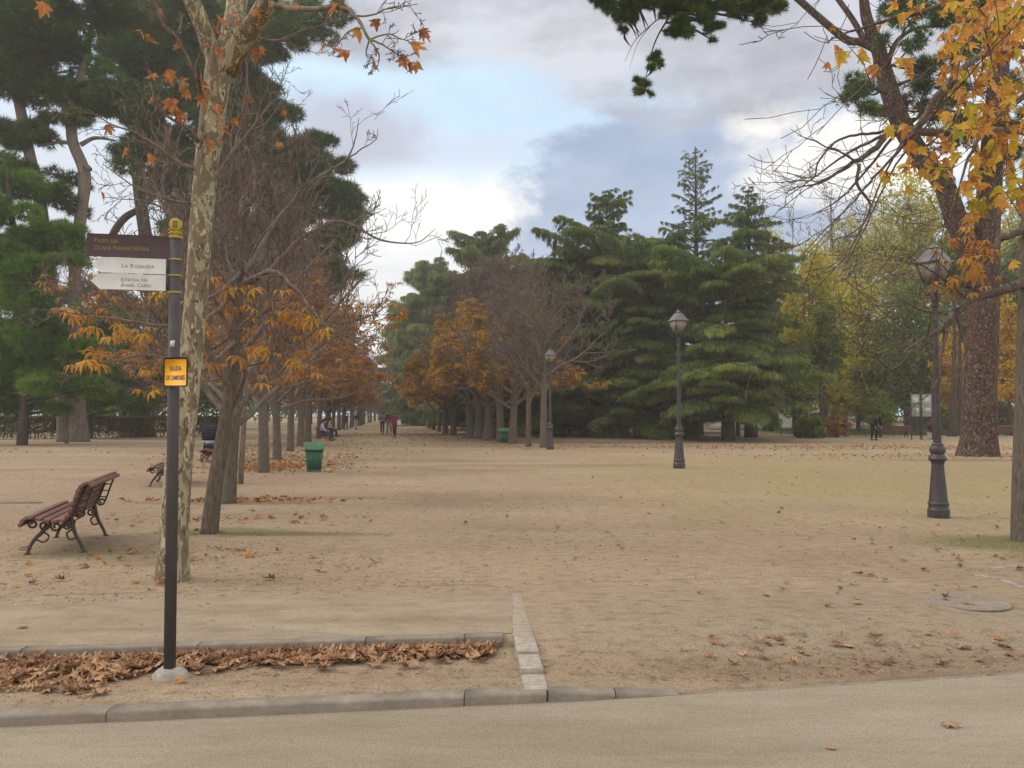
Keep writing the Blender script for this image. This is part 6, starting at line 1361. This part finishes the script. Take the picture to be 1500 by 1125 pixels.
# small dark debris everywhere
n = 30000; y = 5.3 + 26 * rng.random(n) ** 1.5; x = rng.uniform(-.75, .68, n) * y; m_ = np.array([(yy > yk(xx) + .13) and not (-9 < xx < .12 and yk2(xx) - .06 < yy < yk2(xx) + .06) for xx, yy in zip(x, y)])
cl_ = np.array([math.sin(xx * 1.1 + 1.3 * math.sin(yy * .8)) * math.sin(yy * 1.3 + xx * .4) for xx, yy in zip(x, y)]); m_ &= (rng.random(n) < .30 + .5 * (cl_ > .25) + .35 * (x < -1.5)); path_ = (y > yk2(x) - .05) & (y < l3(x) - .28 + .1 * np.sin(x * 2)) & (x < 6); m_ &= ~path_ | (rng.random(n) < .05)
x, y = x[m_], y[m_]; g = MB(); P0 = np.column_stack([x, y, np.array([gh(a, b_) for a, b_ in zip(x, y)]) + .004])
scatter(g, (np.array([(-.5, -.12, 0), (.5, -.08, .1), (.4, .14, .22), (-.4, .1, .05)]), np.array([(0, 1, 2, 3)])), P0, flat_frames(len(x), .2), rng.uniform(.008, .045, len(x))); tag(g.build('ground_debris', M['debris']), 'small bark flakes and leaf crumbs strewn on the sand', 'debris', None, 'stuff')
n = 26000; y = 4.0 + 9 * rng.random(n) ** 1.6; x = rng.uniform(-.72, .68, n) * y; m_ = np.array([yy > yk(xx) + .13 and not (yk2(xx) - .06 < yy < yk2(xx) + .06 and xx < .1) for xx, yy in zip(x, y)]) & ~((x < 5) & (y > yk2(x)) & (y < l3(x) - .2) & (rng.random(n) < .7))
x, y = x[m_], y[m_]; g = MB(); scatter(g, (np.array([(-.5, -.4, 0), (.5, -.3, 0), (.1, .5, 0), (0, 0, .5)]), np.array([(0, 1, 3), (1, 2, 3), (2, 0, 3)])), np.column_stack([x, y, np.array([gh(a, b_) for a, b_ in zip(x, y)])]), flat_frames(len(x), .1), rng.uniform(.006, .017, len(x)))
tag(g.build('gravel', M['pebble']), 'fine loose grit lying on the sandy ground', 'gravel', None, 'stuff')
# orange drifts under the rows
pts = []
def drift(cx, cy, sx, sy, n):
    for k in range(n): pts.append((rng.normal(cx, sx), rng.normal(cy, sy)))
for (px, py, sx, sy, n) in ((408, 684, 1.0, 1.2, 900), (400, 672, 1.6, 3, 700), (440, 655, 2.0, 5, 600), (500, 640, 2.5, 5, 250), (355, 733, 1.0, .25, 200), (700, 640, 3, 5, 900), (650, 634, 4, 9, 1200), (780, 652, 3, 3, 250), (330, 762, .9, .4, 60), (290, 812, .5, .2, 26), (1300, 655, 4.5, 2.2, 900), (1390, 668, 5, 1.2, 500), (980, 655, 6, 1.5, 350), (1120, 655, 6, 2, 300), (60, 660, 6, 1.5, 120), (100, 830, 1.6, .6, 45)):
    p = gp(px, py); drift(p.x, p.y, sx, sy, n)
litter('leaf_drifts', np.array(pts), lambda a, b_: 0.0, M['litter_orange'], .07, .16, 'rusty leaf drifts below the chestnut rows and the big pine', .2)
# prominent single leaves
TCv = TC[1]
for (px, py, s_, mt, lab) in ((1390, 1064, .12, 'litter', 'curled brown leaf lying alone on the road at the lower right'), (33, 921, .10, 'litter', 'single tan leaf on the clean path at the far left'), (1150, 1001, .10, 'litter', 'pair-edge tan leaf on the sand just above the road line'), (1165, 1000, .08, 'litter_orange', 'rusty leaf touching the tan one just above the road line'), (1421, 886, .12, 'litter', 'upright brown leaf on the round manhole cover'), (1455, 966, .10, 'litter', 'pale leaf right of the manhole, near the right edge'), (267, 998, .10, 'litter_orange', 'orange leaf leaning on the signpost footing'), (318, 946, .11, 'litter', 'pale leaf standing against the inner kerb right of the signpost'), (1218, 1097, .07, 'litter', 'small flat brown leaf on the road below the sand edge'), (1480, 943, .11, 'litter', 'tan leaf at the right edge above the road')):
    z_ = -.094 if py > 1040 else (-.045 if px < 700 and py > 930 else 0.0); p = gp(px, py, z_)
    if z_ == 0: p.z = gh(p.x, p.y)
    g = MB(); scatter(g, TCv if s_ > .085 else TC[0], np.zeros((1, 3)), flat_frames(1, .12), s_, np.array([rng.uniform(.3, .8)])); g.v[0][:, 2] *= .7; mz = g.v[0][:, 2].min(); o = g.build('fallen_leaf', M[mt], None); o.location = (p.x, p.y, p.z + .004 - mz * .6)
    tag(o, lab, 'fallen leaf', 'single fallen leaves')

# ------------------------------------------------------------------ sky and light
SUN_EL, SUN_AZ = 40, -84        # azimuth from +Y clockwise: behind left
world = bpy.data.worlds.new('World'); S.world = world; world.use_nodes = True; nt = world.node_tree; bg = nt.nodes['Background']
sky = nt.nodes.new('ShaderNodeTexSky'); sky.sky_type = 'NISHITA'; sky.sun_disc = False; sky.sun_elevation = R(SUN_EL); sky.sun_rotation = R(SUN_AZ); sky.air_density = 1.0; sky.dust_density = 1.5
tc = nt.nodes.new('ShaderNodeTexCoord'); vec = tc.outputs['Generated']; sep = nt.nodes.new('ShaderNodeSeparateXYZ'); nt.links.new(vec, sep.inputs[0])
azd = math_(nt, 'MULTIPLY', math_(nt, 'ARCTAN2', sep.outputs['X'], sep.outputs['Y']), 180 / math.pi)
eld = math_(nt, 'MULTIPLY', math_(nt, 'ARCSINE', sep.outputs['Z']), 180 / math.pi)
w1 = math_(nt, 'MULTIPLY', math_(nt, 'SUBTRACT', noise(nt, mapping(nt, vec, (1, 1, 1.6)), 6, 10, .66, .35), .5), 2.5)
w2 = math_(nt, 'MULTIPLY', math_(nt, 'SUBTRACT', noise(nt, mapping(nt, vec, (1.3, 1.1, 2.2)), 9, 8, .62, .2), .5), 2.0)
def px2(px, py):
    r = ray(px, py).normalized(); return math.degrees(math.atan2(r.x, r.y)), math.degrees(math.asin(r.z))
def blob(px, py, rx, ry, soft=.5, wob=.9, second=False, rot=0):
    a0, e0 = px2(px, py); ra = math.degrees(rx / F); re = math.degrees(ry / F)
    dx = math_(nt, 'DIVIDE', math_(nt, 'SUBTRACT', azd, a0), ra); dy = math_(nt, 'DIVIDE', math_(nt, 'SUBTRACT', eld, e0), re)
    if rot:
        c_, s_ = math.cos(R(rot)), math.sin(R(rot)); ndx = math_(nt, 'ADD', math_(nt, 'MULTIPLY', math_(nt, 'SUBTRACT', azd, a0), c_ / ra), math_(nt, 'MULTIPLY', math_(nt, 'SUBTRACT', eld, e0), s_ / ra)); ndy = math_(nt, 'ADD', math_(nt, 'MULTIPLY', math_(nt, 'SUBTRACT', azd, a0), -s_ / re), math_(nt, 'MULTIPLY', math_(nt, 'SUBTRACT', eld, e0), c_ / re)); dx, dy = ndx, ndy
    d = math_(nt, 'SQRT', math_(nt, 'ADD', math_(nt, 'MULTIPLY', dx, dx), math_(nt, 'MULTIPLY', dy, dy)))
    d = math_(nt, 'ADD', d, math_(nt, 'MULTIPLY', w2 if second else w1, wob))
    mr = nt.nodes.new('ShaderNodeMapRange'); mr.interpolation_type = 'SMOOTHSTEP'; nt.links.new(d, mr.inputs[0]); mr.inputs[1].default_value = 1 - soft; mr.inputs[2].default_value = 1 + soft * .6; mr.inputs[3].default_value = 1; mr.inputs[4].default_value = 0
    return mr.outputs[0]
K = SKYK = 10.7
def cc(r, g_, b_): return tuple(((v / 255) ** 2.2) * K for v in (r, g_, b_))
# thin bright veil over the clear sky, then cloud banks
wv = noise(nt, mapping(nt, vec, (1, 1, 2.0)), 3.0, 8, .6)
col = mixc(nt, .80, sky.outputs['Color'], ramp(nt, wv, [(.3, cc(190, 218, 245)), (.6, cc(212, 236, 252))]))
def layer(col, m_, c_, a=1.0): return mixc(nt, math_(nt, 'MULTIPLY', m_, a) if a != 1 else m_, col, c_)
greyvar = ramp(nt, w1 if False else noise(nt, mapping(nt, vec, (1, 1, 2.5)), 5, 7, .6), [(.38, cc(158, 160, 170)), (.5, cc(178, 180, 188)), (.62, cc(198, 201, 209))])
lowwhite = ramp(nt, noise(nt, mapping(nt, vec, (1, 1, 3)), 7, 7, .6), [(.35, cc(222, 223, 227)), (.6, cc(244, 241, 236))])
col = layer(col, blob(620, 310, 330, 60, .6, .8, True), lowwhite, .85)
col = layer(col, blob(480, 450, 300, 110, .5, .6), lowwhite, .95)
col = layer(col, blob(600, 215, 250, 30, .6, .9, True), cc(196, 200, 214), .5)
# big slate-blue cloud right of centre
slate = ramp(nt, noise(nt, mapping(nt, vec, (1, 1, 2)), 6, 7, .55), [(.38, cc(146, 162, 188)), (.6, cc(168, 182, 206))])
col = layer(col, blob(1010, 320, 265, 165, .14, .42), slate, .97)
col = layer(col, blob(520, 190, 110, 60, .6, .8, True), cc(176, 178, 194), .85)
# bright cumulus at the right
col = layer(col, blob(1260, 225, 170, 62, .5, .9, True), cc(240, 237, 232), .9)
col = layer(col, blob(1130, 175, 70, 30, .6, 1.0, True), cc(244, 240, 232), .85)
# upper grey bank
col = layer(col, blob(560, 25, 440, 58, .5, .7), greyvar, .95)
col = layer(col, blob(1150, 75, 330, 85, .5, .8), greyvar, .95)
col = layer(col, blob(900, 50, 110, 62, .5, .7), greyvar, .9)
col = layer(col, blob(-150, 300, 420, 200, .5, .5), cc(205, 207, 214), .8)
# overhead and behind: broken cloud, mean brightness of a bright overcast day
hi = nt.nodes.new('ShaderNodeMapRange'); nt.links.new(eld, hi.inputs[0]); hi.inputs[1].default_value = 27; hi.inputs[2].default_value = 45
back = math_(nt, 'LESS_THAN', sep.outputs['Y'], 0.0)
over = ramp(nt, wv, [(.35, cc(205, 208, 216)), (.65, tuple(1.5 * v for v in cc(252, 246, 236)))])
col = layer(col, math_(nt, 'MAXIMUM', hi.outputs[0], back), over, 1.0)
nt.links.new(col, bg.inputs['Color']); bg.inputs['Strength'].default_value = .10
sl = bpy.data.lights.new('sun', 'SUN'); sl.energy = 1.5; sl.angle = R(28); sl.color = (1, .91, .79); so = bpy.data.objects.new('sun', sl); C.objects.link(so)
sd = Vector((math.sin(R(SUN_AZ)) * math.cos(R(SUN_EL)), math.cos(R(SUN_AZ)) * math.cos(R(SUN_EL)), math.sin(R(SUN_EL)))); so.rotation_euler = sd.to_track_quat('Z', 'Y').to_euler(); so.location = (0, 0, 30)

# haze
HAZE = .0011
if HAZE:
    g = MB(); g.box((0, 130, 20), (700, 330, 44)); hz = g.build('haze', None); hz.display_type = 'WIRE'; m = bpy.data.materials.new('haze'); m.use_nodes = True; nt = m.node_tree; nt.nodes.remove(nt.nodes['Principled BSDF'])
    v = nt.nodes.new('ShaderNodeVolumePrincipled'); v.inputs['Color'].default_value = (.92, .87, .82, 1); v.inputs['Density'].default_value = HAZE; v.inputs['Anisotropy'].default_value = .1; nt.links.new(v.outputs[0], nt.nodes['Material Output'].inputs['Volume']); hz.data.materials.append(m); tag(hz, 'thin pale autumn haze hanging along the avenue', 'haze', None, 'stuff')

# ------------------------------------------------------------------ camera
cam = bpy.data.cameras.new('camera'); co_ = bpy.data.objects.new('camera', cam); C.objects.link(co_); co_.location = (0, 0, EYE); co_.rotation_euler = (math.pi / 2 + TILT, 0, 0)
cam.sensor_width = 36; cam.lens = 36 * F / 1500; cam.clip_start = .1; cam.clip_end = 3000; S.camera = co_
S.view_settings.view_transform = 'Standard'; S.view_settings.look = 'None'; S.view_settings.gamma = 1; S.view_settings.exposure = .31
S.render.resolution_x = 1024; S.render.resolution_y = 768
S.cycles.max_bounces = 6; S.cycles.transparent_max_bounces = 4; S.cycles.volume_bounces = 0; S.cycles.use_denoising = True
